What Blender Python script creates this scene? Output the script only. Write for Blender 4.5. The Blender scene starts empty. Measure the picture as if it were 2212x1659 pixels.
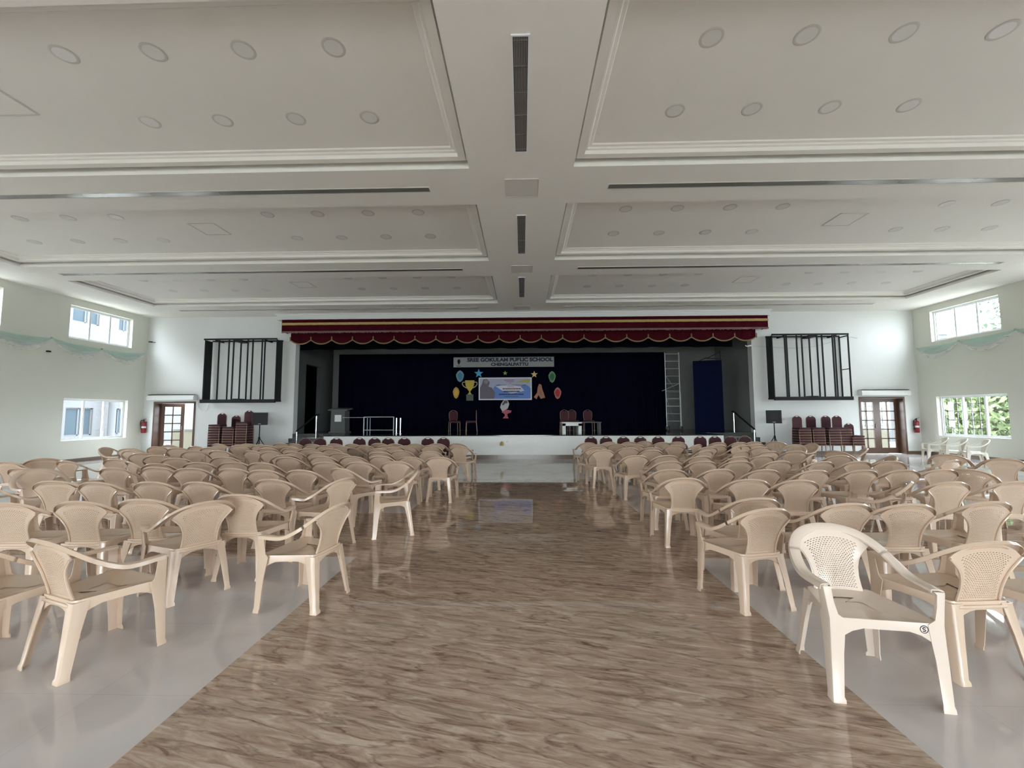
import bpy, bmesh, math, random
from mathutils import Vector, Matrix
random.seed(7)
PI=math.pi; VERB=False
SC=bpy.context.scene
COL=SC.collection
# ------------------------------------------------------------------ geometry helpers
class G:
    """collects faces; build() links them as one mesh object"""
    def __init__(s): s.v=[]; s.f=[]; s.mi=[]
    def add(s,vs,fs,mi=0):
        o=len(s.v); s.v+=[tuple(v) for v in vs]
        for f in fs: s.f.append(tuple(i+o for i in f)); s.mi.append(mi)
        return s
    def box(s,x0,x1,y0,y1,z0,z1,mi=0):
        v=[(x,y,z) for z in (z0,z1) for y in (y0,y1) for x in (x0,x1)]
        return s.add(v,[(0,2,3,1),(4,5,7,6),(0,1,5,4),(2,6,7,3),(0,4,6,2),(1,3,7,5)],mi)
    def bbox(s,x0,x1,y0,y1,z0,z1,b=.01,mi=0):
        """box with chamfered edges"""
        bm=bmesh.new(); bmesh.ops.create_cube(bm,size=1)
        for v in bm.verts:
            v.co=Vector(((x0+x1)/2+v.co.x*(x1-x0),(y0+y1)/2+v.co.y*(y1-y0),(z0+z1)/2+v.co.z*(z1-z0)))
        bmesh.ops.bevel(bm,geom=bm.edges[:],offset=b,segments=2,affect='EDGES',profile=.5)
        return s.bm(bm,mi)
    def bm(s,bm,mi=0,M=None):
        bm.verts.index_update()
        s.add([(M@v.co if M else v.co.copy()) for v in bm.verts],[[v.index for v in f.verts] for f in bm.faces],mi)
        bm.free(); return s
    def bar(s,a,b,w,h=None,up=(0,0,1),mi=0):
        """rectangular bar from a to b"""
        h=h or w; a=Vector(a);b=Vector(b);d=(b-a).normalized();u=Vector(up)
        if abs(d.dot(u))>.99: u=Vector((0,1,0))
        x=d.cross(u).normalized();u=x.cross(d)
        vs=[p+x*i*w/2+u*j*h/2 for p in (a,b) for (i,j) in ((-1,-1),(1,-1),(1,1),(-1,1))]
        return s.add(vs,[(3,2,1,0),(4,5,6,7),(0,1,5,4),(1,2,6,5),(2,3,7,6),(3,0,4,7)],mi)
    def tube(s,pts,r,n=8,mi=0,close=False):
        pts=[Vector(p) for p in pts]; m=len(pts); rs=r if isinstance(r,(list,tuple)) else [r]*m
        vs=[];prev=None
        for i,p in enumerate(pts):
            if close: t=(pts[(i+1)%m]-pts[i-1])
            else: t=(pts[min(i+1,m-1)]-pts[max(i-1,0)])
            t.normalize()
            if prev is None:
                a=Vector((0,0,1)) if abs(t.z)<.9 else Vector((1,0,0)); x=t.cross(a).normalized()
            else: x=(prev-t*prev.dot(t)).normalized()
            prev=x; y=t.cross(x)
            vs+=[p+(x*math.cos(2*PI*k/n)+y*math.sin(2*PI*k/n))*rs[i] for k in range(n)]
        fs=[]
        for i in range(m if close else m-1):
            j=(i+1)%m
            fs+=[(i*n+k,i*n+(k+1)%n,j*n+(k+1)%n,j*n+k) for k in range(n)]
        if not close: fs+=[tuple(range(n))[::-1],tuple(range((m-1)*n,m*n))]
        return s.add(vs,fs,mi)
    def lathe(s,prof,n=20,c=(0,0,0),mi=0,axis='z'):
        vs=[]
        for r,z in prof:
            for k in range(n):
                a=2*PI*k/n; p=(r*math.cos(a),r*math.sin(a),z)
                if axis=='y': p=(p[0],p[2],p[1])
                if axis=='x': p=(p[2],p[0],p[1])
                vs.append((p[0]+c[0],p[1]+c[1],p[2]+c[2]))
        m=len(prof); fs=[]
        for i in range(m-1): fs+=[(i*n+k,i*n+(k+1)%n,(i+1)*n+(k+1)%n,(i+1)*n+k) for k in range(n)]
        fs+=[tuple(range(n))[::-1],tuple(range((m-1)*n,m*n))]
        return s.add(vs,fs,mi)
    def prism(s,poly,y0,y1,mi=0):
        """polygon in x,z extruded along y"""
        n=len(poly); vs=[(x,y0,z) for x,z in poly]+[(x,y1,z) for x,z in poly]
        return s.add(vs,[tuple(range(n)),tuple(range(2*n-1,n-1,-1))]+[(i,n+i,n+(i+1)%n,(i+1)%n) for i in range(n)],mi)
    def grid(s,P,mi=0):
        """P[i][j] points"""
        a=len(P);b=len(P[0])
        return s.add([p for r in P for p in r],[(i*b+j,i*b+j+1,(i+1)*b+j+1,(i+1)*b+j) for i in range(a-1) for j in range(b-1)],mi)
    def quad(s,*p,mi=0): return s.add(p,[(0,1,2,3)],mi)
    def mesh(s,name,smooth=None):
        me=bpy.data.meshes.new(name); me.from_pydata(s.v,[],s.f); me.validate(verbose=VERB)
        for p,i in zip(me.polygons,s.mi): p.material_index=i
        bm=bmesh.new(); bm.from_mesh(me); bmesh.ops.recalc_face_normals(bm,faces=bm.faces[:]); bm.to_mesh(me); bm.free()
        if smooth:
            me.shade_smooth(); me.set_sharp_from_angle(angle=math.radians(smooth))
        return me
    def build(s,name,mat,parent=None,smooth=None,loc=None):
        me=s.mesh(name,smooth); o=bpy.data.objects.new(name,me); COL.objects.link(o)
        for m in (mat if isinstance(mat,(list,tuple)) else [mat]): me.materials.append(m)
        if parent: o.parent=parent
        if loc: o.location=loc
        return o
def tag(o,label,cat,group=None):
    o['label']=label; o['category']=cat
    if group: o['group']=group
    return o
def thing(name,label,cat,loc=(0,0,0),rz=0,group=None):
    o=bpy.data.objects.new(name,None); COL.objects.link(o); o.location=loc; o.rotation_euler=(0,0,rz); o.empty_display_size=.1
    return tag(o,label,cat,group)
def struct(o,label=None,cat=None):
    o['kind']='structure'
    if label: tag(o,label,cat or o.name.split('_')[0].split('.')[0])
    return o
def dup(root,loc,rz,label,group=None):
    r=root.copy(); COL.objects.link(r); r.location=loc; r.rotation_euler=(0,0,rz); r['label']=label
    if group: r['group']=group
    for ch in list(root.children):
        c=ch.copy(); COL.objects.link(c); c.parent=r
        for g in list(ch.children):
            d=g.copy(); COL.objects.link(d); d.parent=c
    return r
ORD=['zeroth','first','second','third','fourth','fifth','sixth','seventh','eighth','ninth','tenth','eleventh','twelfth','thirteenth','fourteenth','fifteenth','sixteenth','seventeenth','eighteenth','nineteenth','twentieth']
# ------------------------------------------------------------------ materials
def mat(name,col,rough=.5,metal=0,spec=.5,bump=0,bscale=40,var=0,vscale=3,coat=0,emis=None):
    m=bpy.data.materials.new(name); m.use_nodes=True; nt=m.node_tree; b=nt.nodes['Principled BSDF']
    b.inputs['Base Color'].default_value=(*col,1); b.inputs['Roughness'].default_value=rough; b.inputs['Metallic'].default_value=metal
    b.inputs['Specular IOR Level'].default_value=spec; b.inputs['Coat Weight'].default_value=coat
    tc=nt.nodes.new('ShaderNodeTexCoord')
    nz=nt.nodes.new('ShaderNodeTexNoise'); nz.inputs['Scale'].default_value=vscale; nz.inputs['Detail'].default_value=4
    nt.links.new(tc.outputs['Object'],nz.inputs['Vector'])
    mx=nt.nodes.new('ShaderNodeMix'); mx.data_type='RGBA'
    mx.inputs[6].default_value=(*[c*(1-var) for c in col],1); mx.inputs[7].default_value=(*[min(1,c*(1+var)) for c in col],1)
    nt.links.new(nz.outputs['Fac'],mx.inputs[0]); nt.links.new(mx.outputs[2],b.inputs['Base Color'])
    if bump:
        n2=nt.nodes.new('ShaderNodeTexNoise'); n2.inputs['Scale'].default_value=bscale; n2.inputs['Detail'].default_value=3
        nt.links.new(tc.outputs['Object'],n2.inputs['Vector'])
        bp=nt.nodes.new('ShaderNodeBump'); bp.inputs['Strength'].default_value=bump; bp.inputs['Distance'].default_value=.01
        nt.links.new(n2.outputs['Fac'],bp.inputs['Height']); nt.links.new(bp.outputs[0],b.inputs['Normal'])
    return m
def glass(name,tint=(1,1,1),gl=.06):
    m=bpy.data.materials.new(name); m.use_nodes=True; nt=m.node_tree; nt.nodes.clear()
    o=nt.nodes.new('ShaderNodeOutputMaterial'); t=nt.nodes.new('ShaderNodeBsdfTransparent'); t.inputs[0].default_value=(*tint,1)
    g=nt.nodes.new('ShaderNodeBsdfGlossy'); g.inputs['Roughness'].default_value=.03; x=nt.nodes.new('ShaderNodeMixShader'); x.inputs[0].default_value=gl
    nt.links.new(t.outputs[0],x.inputs[1]); nt.links.new(g.outputs[0],x.inputs[2]); nt.links.new(x.outputs[0],o.inputs[0]); return m
def sheer(name,col,alpha):
    m=bpy.data.materials.new(name); m.use_nodes=True; nt=m.node_tree; b=nt.nodes['Principled BSDF']
    b.inputs['Roughness'].default_value=.9; b.inputs['Alpha'].default_value=alpha; b.inputs['Specular IOR Level'].default_value=.1
    tc=nt.nodes.new('ShaderNodeTexCoord'); nz=nt.nodes.new('ShaderNodeTexNoise'); nz.inputs['Scale'].default_value=9
    mp=nt.nodes.new('ShaderNodeMapping'); mp.inputs['Scale'].default_value=(1,.6,4); nt.links.new(tc.outputs['Object'],mp.inputs[0]); nt.links.new(mp.outputs[0],nz.inputs['Vector'])
    mx=nt.nodes.new('ShaderNodeMix'); mx.data_type='RGBA'; mx.inputs[6].default_value=(*[c*.8 for c in col],1); mx.inputs[7].default_value=(*[min(1,c*1.1) for c in col],1)
    nt.links.new(nz.outputs['Fac'],mx.inputs[0]); nt.links.new(mx.outputs[2],b.inputs['Base Color']); return m
def ramp(nt,stops,interp='LINEAR'):
    r=nt.nodes.new('ShaderNodeValToRGB'); r.color_ramp.interpolation=interp; e=r.color_ramp.elements
    while len(e)<len(stops): e.new(.5)
    for k,(p,c) in enumerate(stops): e[k].position=p; e[k].color=(*c,1)
    return r
def brown_marble():
    m=bpy.data.materials.new('brown_veined_marble'); m.use_nodes=True; nt=m.node_tree; b=nt.nodes['Principled BSDF']; L=nt.links.new
    tc=nt.nodes.new('ShaderNodeTexCoord')
    m0=nt.nodes.new('ShaderNodeMapping'); m0.inputs['Rotation'].default_value=(0,0,math.radians(13)); L(tc.outputs['Object'],m0.inputs[0])
    mp=nt.nodes.new('ShaderNodeMapping'); mp.inputs['Scale'].default_value=(1.45,8.6,1); L(m0.outputs[0],mp.inputs[0])
    w=nt.nodes.new('ShaderNodeTexNoise'); w.inputs['Scale'].default_value=1.6; w.inputs['Detail'].default_value=3; L(mp.outputs[0],w.inputs['Vector'])
    sub=nt.nodes.new('ShaderNodeVectorMath'); sub.operation='SUBTRACT'; sub.inputs[1].default_value=(.5,.5,.5); L(w.outputs['Color'],sub.inputs[0])
    sc=nt.nodes.new('ShaderNodeVectorMath'); sc.operation='SCALE'; sc.inputs['Scale'].default_value=.75; L(sub.outputs[0],sc.inputs[0])
    ad=nt.nodes.new('ShaderNodeVectorMath'); L(mp.outputs[0],ad.inputs[0]); L(sc.outputs[0],ad.inputs[1])
    n1=nt.nodes.new('ShaderNodeTexNoise'); n1.inputs['Scale'].default_value=2.9; n1.inputs['Detail'].default_value=8; n1.inputs['Roughness'].default_value=.66; n1.inputs['Distortion'].default_value=.8; L(ad.outputs[0],n1.inputs['Vector'])
    r1=ramp(nt,[(.31,(.20,.122,.085)),(.41,(.365,.255,.19)),(.53,(.465,.35,.27)),(.70,(.62,.51,.415))]); L(n1.outputs['Fac'],r1.inputs[0])
    n2=nt.nodes.new('ShaderNodeTexNoise'); n2.inputs['Scale'].default_value=.95; n2.inputs['Detail'].default_value=4; n2.inputs['Roughness'].default_value=.5; n2.inputs['Distortion'].default_value=.5; L(ad.outputs[0],n2.inputs['Vector'])
    s1=nt.nodes.new('ShaderNodeMath'); s1.operation='SUBTRACT'; s1.inputs[1].default_value=.5; L(n2.outputs['Fac'],s1.inputs[0])
    a1=nt.nodes.new('ShaderNodeMath'); a1.operation='ABSOLUTE'; L(s1.outputs[0],a1.inputs[0])
    r2=ramp(nt,[(0,(.48,.44,.41)),(.012,(.66,.63,.60)),(.035,(1,1,1))]); L(a1.outputs[0],r2.inputs[0])
    mx=nt.nodes.new('ShaderNodeMix'); mx.data_type='RGBA'; mx.blend_type='MULTIPLY'; mx.inputs[0].default_value=.8; L(r1.outputs[0],mx.inputs[6]); L(r2.outputs[0],mx.inputs[7])
    L(mx.outputs[2],b.inputs['Base Color']); b.inputs['Roughness'].default_value=.025; b.inputs['Specular IOR Level'].default_value=.6
    return m
def white_marble():
    m=bpy.data.materials.new('pale_marble'); m.use_nodes=True; nt=m.node_tree; b=nt.nodes['Principled BSDF']; L=nt.links.new
    tc=nt.nodes.new('ShaderNodeTexCoord'); n=nt.nodes.new('ShaderNodeTexNoise'); n.inputs['Scale'].default_value=.9; n.inputs['Detail'].default_value=6; n.inputs['Distortion'].default_value=.8; L(tc.outputs['Object'],n.inputs['Vector'])
    r=ramp(nt,[(.3,(.52,.475,.46)),(.5,(.605,.56,.55)),(.7,(.64,.61,.60))]); L(n.outputs['Fac'],r.inputs[0])
    br=nt.nodes.new('ShaderNodeTexBrick'); br.offset=0; br.inputs['Scale'].default_value=1; br.inputs['Brick Width'].default_value=.8; br.inputs['Row Height'].default_value=.8; br.inputs['Mortar Size'].default_value=.0025
    br.inputs['Color1'].default_value=(1,1,1,1); br.inputs['Color2'].default_value=(.97,.97,.97,1); br.inputs['Mortar'].default_value=(.88,.87,.86,1); L(tc.outputs['Object'],br.inputs['Vector'])
    mx=nt.nodes.new('ShaderNodeMix'); mx.data_type='RGBA'; mx.blend_type='MULTIPLY'; mx.inputs[0].default_value=1; L(r.outputs[0],mx.inputs[6]); L(br.outputs['Color'],mx.inputs[7])
    L(mx.outputs[2],b.inputs['Base Color']); b.inputs['Roughness'].default_value=.03; b.inputs['Specular IOR Level'].default_value=.55; return m
M={}
M['ceil']=mat('ceiling_paint',(.86,.83,.77),.75,bump=.05,bscale=25,var=.02)
M['wall']=mat('cream_wall_paint',(.67,.67,.59),.7,bump=.08,bscale=60,var=.02)
M['wallend']=mat('white_wall_paint',(.71,.72,.70),.7,bump=.08,bscale=60,var=.015)
M['riser']=mat('white_textured_plaster',(.83,.84,.81),.8,bump=.5,bscale=35,var=.02)
M['stagewall']=mat('grey_stage_paint',(.30,.31,.295),.85,var=.05,spec=.1); M['stagedark']=mat('shaded_grey_stage_paint',(.12,.125,.12),.85,var=.05,spec=.1)  # second grey: weaker light on the left wing wall put into its colour
M['brown']=brown_marble(); M['white']=white_marble()
M['granite']=mat('black_granite',(.012,.013,.013),.12,var=.4,vscale=60)
M['skirt']=mat('brown_skirting',(.16,.115,.085),.25,var=.15)
M['plastic']=mat('beige_plastic',(.63,.475,.355),.16,var=.015,spec=.5)
M['plastic_pale']=mat('cream_plastic',(.70,.585,.49),.18,var=.015)
M['plastic_dark']=mat('tan_plastic',(.40,.295,.22),.18,var=.015)
M['plastic_white']=mat('sunlit_plastic',(.90,.85,.75),.25,var=.01)  # sunlight on the chairs under the window put into a paler colour
M['trimgold']=mat('dull_gold_trim',(.22,.155,.065),.7,var=.2,vscale=12)
M['fabric']=mat('maroon_fabric',(.050,.010,.016),.85,var=.25,vscale=30,bump=.2,bscale=300)
M['gold']=mat('brass_tube',(.27,.185,.125),.4,metal=.4)
M['chrome']=mat('polished_steel',(.75,.75,.74),.18,metal=1)
M['alu']=mat('grey_aluminium',(.52,.54,.53),.38,metal=.35)
M['black']=mat('black_powder_coat',(.008,.008,.009),.55,spec=.2)
M['blackp']=mat('black_plastic',(.012,.012,.013),.5,bump=.1,bscale=400)
M['grille']=mat('speaker_mesh',(.02,.02,.022),.6,bump=.8,bscale=500)
M['vent']=mat('dark_vent',(.10,.095,.088),.5); M['panelgrey']=mat('panel_paint',(.70,.665,.615),.6)
M['slat']=mat('vent_slat',(.30,.28,.26),.45)
M['slot']=mat('brushed_slot',(.26,.25,.235),.22,metal=.45)
M['pvc']=mat('white_upvc',(.82,.84,.86),.35)
M['wood']=mat('dark_teak',(.085,.042,.026),.4,var=.3,vscale=6)
M['glass']=glass('clear_glass')
M['red']=mat('extinguisher_red',(.20,.012,.018),.3)
M['maroon']=mat('maroon_velvet',(.050,.0035,.008),.95,var=.3,vscale=3,spec=.08)
M['goldcloth']=mat('gold_braid',(.42,.31,.10),.7,var=.2,vscale=12)
M['fringe']=mat('mauve_fringe',(.24,.14,.15),.8,var=.4,vscale=50,spec=.1)
M['blackcloth']=mat('black_cloth',(.003,.003,.005),.95,var=.3,spec=.03)
M['navy']=mat('navy_curtain',(.0020,.0024,.0095),.95,var=.4,vscale=1.2,spec=.03)
M['blue']=mat('blue_flat_cloth',(.0035,.0065,.026),.9,var=.15,spec=.05)
M['paper']=mat('white_paper',(.78,.79,.78),.8)
M['steelgrey']=mat('grey_laminate',(.10,.104,.10),.6,spec=.2)
M['tablewhite']=mat('white_table_paint',(.72,.74,.71),.5)
M['ledge']=mat('aircon_white',(.80,.81,.80),.35)
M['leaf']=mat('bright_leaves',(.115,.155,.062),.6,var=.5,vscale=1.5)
M['leafdark']=mat('dark_leaves',(.085,.120,.075),.6,var=.5,vscale=2)  # darker green foliage for two of the trees
M['bark']=mat('tree_bark',(.10,.07,.05),.9)
M['extwall']=mat('neighbour_render',(.086,.088,.092),.95,spec=.1)
M['extwin']=mat('bluish_window',(.028,.040,.050),.7,spec=.1)
M['extcream']=mat('cream_parapet',(.085,.078,.055),.9)
M['ground']=mat('pale_paving',(.45,.44,.41),.9,var=.1)
M['mint']=sheer('mint_net',(.40,.62,.53),.55); M['net']=sheer('white_net',(.95,.95,.93),.27)
M['diff']=mat('frosted_diffuser',(.95,.94,.90),.14)
M['ring']=mat('downlight_ring',(.60,.58,.53),.45)
M['vinyl']=mat('grey_vinyl',(.34,.35,.34),.8,spec=.1)
M['ink']=mat('dark_ink',(.02,.022,.05),.7); M['maroonink']=mat('maroon_ink',(.25,.03,.06),.7)
def flat(n,c): return mat(n,c,.7,var=.08,vscale=10)
# ------------------------------------------------------------------ the room
HZ=5.66; XW=15.5; YE=16.7; YB=-8.0; T=.25
def wallgrid(g,ua,ub,va,vb,holes,fn):
    """cells of a wall in (u,v) minus rectangular holes; fn(u0,u1,v0,v1) -> box extents"""
    us=sorted({ua,ub,*[h[0] for h in holes],*[h[1] for h in holes]}); vs=sorted({va,vb,*[h[2] for h in holes],*[h[3] for h in holes]})
    for a,b in zip(us,us[1:]):
        run=None
        for c,d in zip(vs,vs[1:]):
            solid=not any(h[0]<=a and b<=h[1] and h[2]<=c and d<=h[3] for h in holes)
            if solid: run=[c,d] if run is None else [run[0],d]
            if run and (not solid or d==vs[-1]):
                g.box(*fn(a,b,*run)); run=None
BAYS=[(13.70-4.17*k,16.0-4.17*k) for k in range(6)]
LO=(.75,2.2); HI=(4.27,5.42)
sideholes=[(a,b,*z) for a,b in BAYS for z in (LO,HI)]
for sname,sx in (('left',-1),('right',1)):
    g=G(); fn=(lambda a,b,c,d,sx=sx:(min(sx*XW,sx*(XW+T)),max(sx*XW,sx*(XW+T)),a,b,c,d))
    wallgrid(g,YB-T,YE+T,-.2,HZ+.35,sideholes,fn)
    struct(g.build('wall_'+sname,M['wall']),f'cream plastered side wall with two tiers of windows, {sname} of the hall','wall')
# end wall round the stage opening and the two doors
OPX=(-9.28,9.15); OPZ=4.75
DL=(-15.08,-13.33,2.17); DR=(13.2,14.95,2.23)
g=G()
wallgrid(g,-XW,XW,-.2,HZ+.35,[(OPX[0],OPX[1],-.2,OPZ),(DL[0],DL[1],-.2,DL[2]),(DR[0],DR[1],-.2,DR[2])],lambda a,b,c,d:(a,b,YE,YE+.3,c,d))
struct(g.build('wall_end',M['wallend']),'white end wall round the stage opening','wall')
# wall behind the camera, with three glazed doorways and clerestory windows
bh=[(-8.5,-6.5,0,2.3),(-3,3,0,2.7),(6.5,8.5,0,2.3)]
g=G(); wallgrid(g,-XW,XW,-.2,HZ+.35,bh,lambda a,b,c,d:(a,b,YB-T,YB,c,d)); struct(g.build('wall_back',M['wallend']),'white wall behind the seating','wall')
# floor: brown aisle and cross band, pale marble elsewhere
g=G(); ys=[YB,-4.0,-1.6,4.69,6.75,10.32,YE+.05]; xs=[-XW,-1.84,1.84,XW]
for i in range(len(ys)-1):
    for j in range(3):
        brown=(j==1 and ys[i]<10) or i in (1,3)
        g.quad((xs[j],ys[i],0),(xs[j+1],ys[i],0),(xs[j+1],ys[i+1],0),(xs[j],ys[i+1],0),mi=0 if brown else 1)
struct(g.build('floor',[M['brown'],M['white']]),'polished floor with brown veined aisle between pale marble panels','floor')
# ceiling with coffers
CX=(.87,13.75); CY=[(3.85-4.17*k+(0 if k else 0),6.64-4.17*k) for k in range(3)]
CY=[(12.0,15.0),(7.83,10.8),(3.76,6.64),(-.41,2.47),(-4.58,-1.70)]
cof=[(x0,x1,a,b) for a,b in CY for x0,x1 in ((-CX[1],-CX[0]),CX)]
g=G()
us=sorted({-XW,XW,-CX[0],CX[0],-CX[1],CX[1]}); vs=sorted({YB,YE,*[a for a,b in CY],*[b for a,b in CY]})
for a,b in zip(us,us[1:]):
    for c,d in zip(vs,vs[1:]):
        if not any(h[0]<=a and b<=h[1] and h[2]<=c and d<=h[3] for h in cof): g.quad((a,c,HZ),(a,d,HZ),(b,d,HZ),(b,c,HZ))
for x0,x1,y0,y1 in cof:
    def ring(o,z): return [(x0+o,y0+o,z),(x1-o,y0+o,z),(x1-o,y1-o,z),(x0+o,y1-o,z)]
    rs=[ring(0,HZ),ring(0,HZ+.065)]
    for r0,r1 in zip(rs,rs[1:]):
        g.add(r0+r1,[(i,(i+1)%4,4+(i+1)%4,4+i) for i in range(4)])
    rs=[ring(0,HZ+.065),ring(-.10,HZ+.065),ring(-.10,HZ+.21),ring(.045,HZ+.21),ring(.045,HZ+.11),ring(.16,HZ+.11)]
    for r0,r1 in zip(rs,rs[1:]): g.add(r0+r1,[(i,(i+1)%4,4+(i+1)%4,4+i) for i in range(4)])
    g.add(ring(.16,HZ+.22),[(0,1,2,3)])
struct(g.build('ceiling',M['ceil']),'white plaster ceiling with recessed coffers','ceiling')
for n,(x0,x1,y0,y1) in enumerate(cof):
    g=G()
    def ring(o,z): return [(x0+o,y0+o,z),(x1-o,y0+o,z),(x1-o,y1-o,z),(x0+o,y1-o,z)]
    rs=[ring(.158,HZ+.107),ring(.158,HZ+.172),ring(.20,HZ+.175),ring(.215,HZ+.192),ring(.262,HZ+.198),ring(.275,HZ+.219),ring(.158,HZ+.219)]
    for r0,r1 in zip(rs,rs[1:]): g.add(r0+r1,[(i,(i+1)%4,4+(i+1)%4,4+i) for i in range(4)])
    struct(g.build(f'trim_{n+1}',M['ceil']),f"stepped plaster moulding in the {'left' if x0<0 else 'right'} ceiling coffer, {ORD[n//2+1]} from the stage",'moulding')
    bpy.context.view_layer.update()
g=G(); g.box(-XW-T,XW+T,YB-T,YE+.3,HZ+.35,HZ+.5); struct(g.build('roof',M['ceil']),'flat roof slab over the hall','roof')
# skirting
for nm,bx in (('left',(-XW,-XW+.015,YB,YE,0,.12)),('right',(XW-.015,XW,YB,YE,0,.12))):
    g=G(); g.box(*bx); struct(g.build('baseboard_'+nm,M['skirt']),f'brown stone skirting along the {nm} wall','skirting')
g=G()
for a,b in ((-XW+.015,DL[0]),(DL[1],OPX[0]),(OPX[1],DR[0]),(DR[1],XW-.015)): g.box(a,b,YE-.015,YE,0,.12)
struct(g.build('baseboard_end',M['skirt']),'brown stone skirting along the end wall','skirting')
# ------------------------------------------------------------------ windows
wn=0
def window(sx,y0,y1,z0,z1,grille=False,bay='first'):
    global wn; wn+=1
    xf=sx*(XW+.16); d=.03
    def X(a,b): return (min(xf+a,xf+b),max(xf+a,xf+b))
    g=G(); f=.05
    g.box(*X(-d,d),y0,y1,z0,z0+f); g.box(*X(-d,d),y0,y1,z1-f,z1); g.box(*X(-d,d),y0,y0+f,z0+f,z1-f); g.box(*X(-d,d),y1-f,y1,z0+f,z1-f)
    w=(y1-y0-2*f)/3
    for k in (1,2): c=y0+f+w*k; g.box(*X(-d,d),c-.03,c+.03,z0+f,z1-f)
    o=g.build(f'window_{wn}',M['pvc'])
    struct(o,f"white three-pane sliding window, {'high' if z0>3 else 'low'} in the {'left' if sx<0 else 'right'} wall, {bay} from the stage",'window')
    for k in range(3):
        q=G(); a=y0+f+w*k; q.box(*X(-.003,.003),a,a+w,z0+f,z1-f); q.build('pane',M['glass'],o)
        q=G(); s=.028; e=.02; b=a+w
        q.box(*X(.004,e),a,b,z0+f,z0+f+s); q.box(*X(.004,e),a,b,z1-f-s,z1-f); q.box(*X(.004,e),a,a+s,z0+f,z1-f); q.box(*X(.004,e),b-s,b,z0+f,z1-f); q.build('sash',M['pvc'],o)
    if grille:
        q=G(); xg=sx*(XW+.24)
        yg=y0+(y1-y0)*.36
        for k in range(1,6): y=yg+(y1-yg)*k/6; q.bar((xg,y,z0),(xg,y,z1),.022)
        for k in range(1,5): z=z0+(z1-z0)*k/5; q.bar((xg,yg,z),(xg,y1,z),.022)
        q.build('grille',M['vent'],o)
    return o
for sx in (-1,1):
    for k,(a,b) in enumerate(BAYS):
        window(sx,a,b,*LO,grille=(sx>0),bay=ORD[k+1]); window(sx,a,b,*HI,bay=ORD[k+1])
for bi,(x0,x1,z0,z1) in enumerate(bh):
    wn+=1; g=G(); g.box(x0,x1,YB-.15,YB-.09,z1-.06,z1); g.box(x0,x0+.06,YB-.15,YB-.09,max(z0,.0),z1-.06); g.box(x1-.06,x1,YB-.15,YB-.09,max(z0,0),z1-.06); c=(x0+x1)/2; g.box(c-.04,c+.04,YB-.15,YB-.09,max(z0,0),z1-.06)
    struct(g.build(f'window_{wn}',M['pvc']),'white framed glazed opening behind the seating, '+['left','central','right'][bi],'window')
# ------------------------------------------------------------------ doors
def leaf(g,gp,w,h,M0,rows=5,thick=.045):
    """glazed leaf, x 0..w, into G (wood) and pane G with transform"""
    st=.13; tp=.13; bt=.22; mu=.045
    def B(G_,x0,x1,y0,y1,z0,z1):
        v=[M0@Vector((x,y,z)) for z in (z0,z1) for y in (y0,y1) for x in (x0,x1)]
        G_.add(v,[(0,2,3,1),(4,5,7,6),(0,1,5,4),(2,6,7,3),(0,4,6,2),(1,3,7,5)])
    t=thick/2
    B(g,0,st,-t,t,0,h);B(g,w-st,w,-t,t,0,h);B(g,st,w-st,-t,t,h-tp,h);B(g,st,w-st,-t,t,0,bt)
    B(g,w/2-mu/2,w/2+mu/2,-t*.8,t*.8,bt,h-tp)
    for k in range(1,rows): z=bt+(h-tp-bt)*k/rows; B(g,st,w-st,-t*.8,t*.8,z-mu/2,z+mu/2)
    B(gp,st,w-st,-.003,.003,bt,h-tp)
def door(n,x0,x1,h,label,leaves,yset):
    g=G(); a=.07; y0=YE-.02; y1=YE+.34
    g.box(x0,x0+a,y0,y1,0,h); g.box(x1-a,x1,y0,y1,0,h); g.box(x0+a,x1-a,y0,y1,h-a,h)
    o=g.build(f'door_{n}',M['wood']); struct(o,label,'door')
    for hx,ang,w in leaves:
        gl,gp=G(),G(); M0=Matrix.Translation((hx,yset,0.01))@Matrix.Rotation(math.radians(ang),4,'Z')
        leaf(gl,gp,w,h-a-.015,M0); l=gl.build('door_leaf',M['wood'],o); gp.build('pane',M['glass'],l)
        hg=G(); v=M0@Vector((w-.07,-.05,1.0)); hg.tube([v,v+Vector((0,0,.16))],.012); hg.build('handle',M['chrome'],l)
    return o
wR=(DR[1]-DR[0]-.14)/2
door(2,*DR,'dark double door with glazed leaves, right of the stage',[(DR[0]+.07,0,wR),(DR[1]-.07,180,wR)],YE+.28)
wL=(DL[1]-DL[0]-.14)/2
door(1,*DL,'dark double door left of the stage, one leaf folded open',[(DL[0]+.07,22,wL),(DL[1]-.07,82,wL)],YE+.30)
# ------------------------------------------------------------------ stage
SZ=.85; YS=15.0; YC=19.5
g=G(); g.box(-7.2,7.1,YS,YE+.3,-.1,SZ-.03); struct(g.build('stage_platform',M['riser']),'raised stage platform with white plastered front','stage')
g=G(); g.box(-7.22,7.12,YS-.02,YE+.3,SZ-.03,SZ); g.box(-9.5,9.5,YE+.3,21.2,-.1,SZ); g.box(-9.28,-7.2,YE-.02,YE+.3,0,SZ); g.box(7.1,9.15,YE-.02,YE+.3,0,SZ)
struct(g.build('floor_stage',M['granite']),'black polished stage floor','floor')
g=G(); g.box(-7.2,7.1,YS-.015,YS,0,.15); struct(g.build('baseboard_stage',M['skirt']),'brown stone skirting along the stage front','skirting')
for nm,x0,x1 in (('left',-9.27,-7.2),('right',7.1,9.14)):
    g=G(); 
    for k in range(4): g.box(x0,x1,15.3+k*.36,YE-.02,.17*k,.17*(k+1))
    struct(g.build('stage_steps',M['granite']),f'black granite steps up to the stage, {nm} end','steps')
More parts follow.
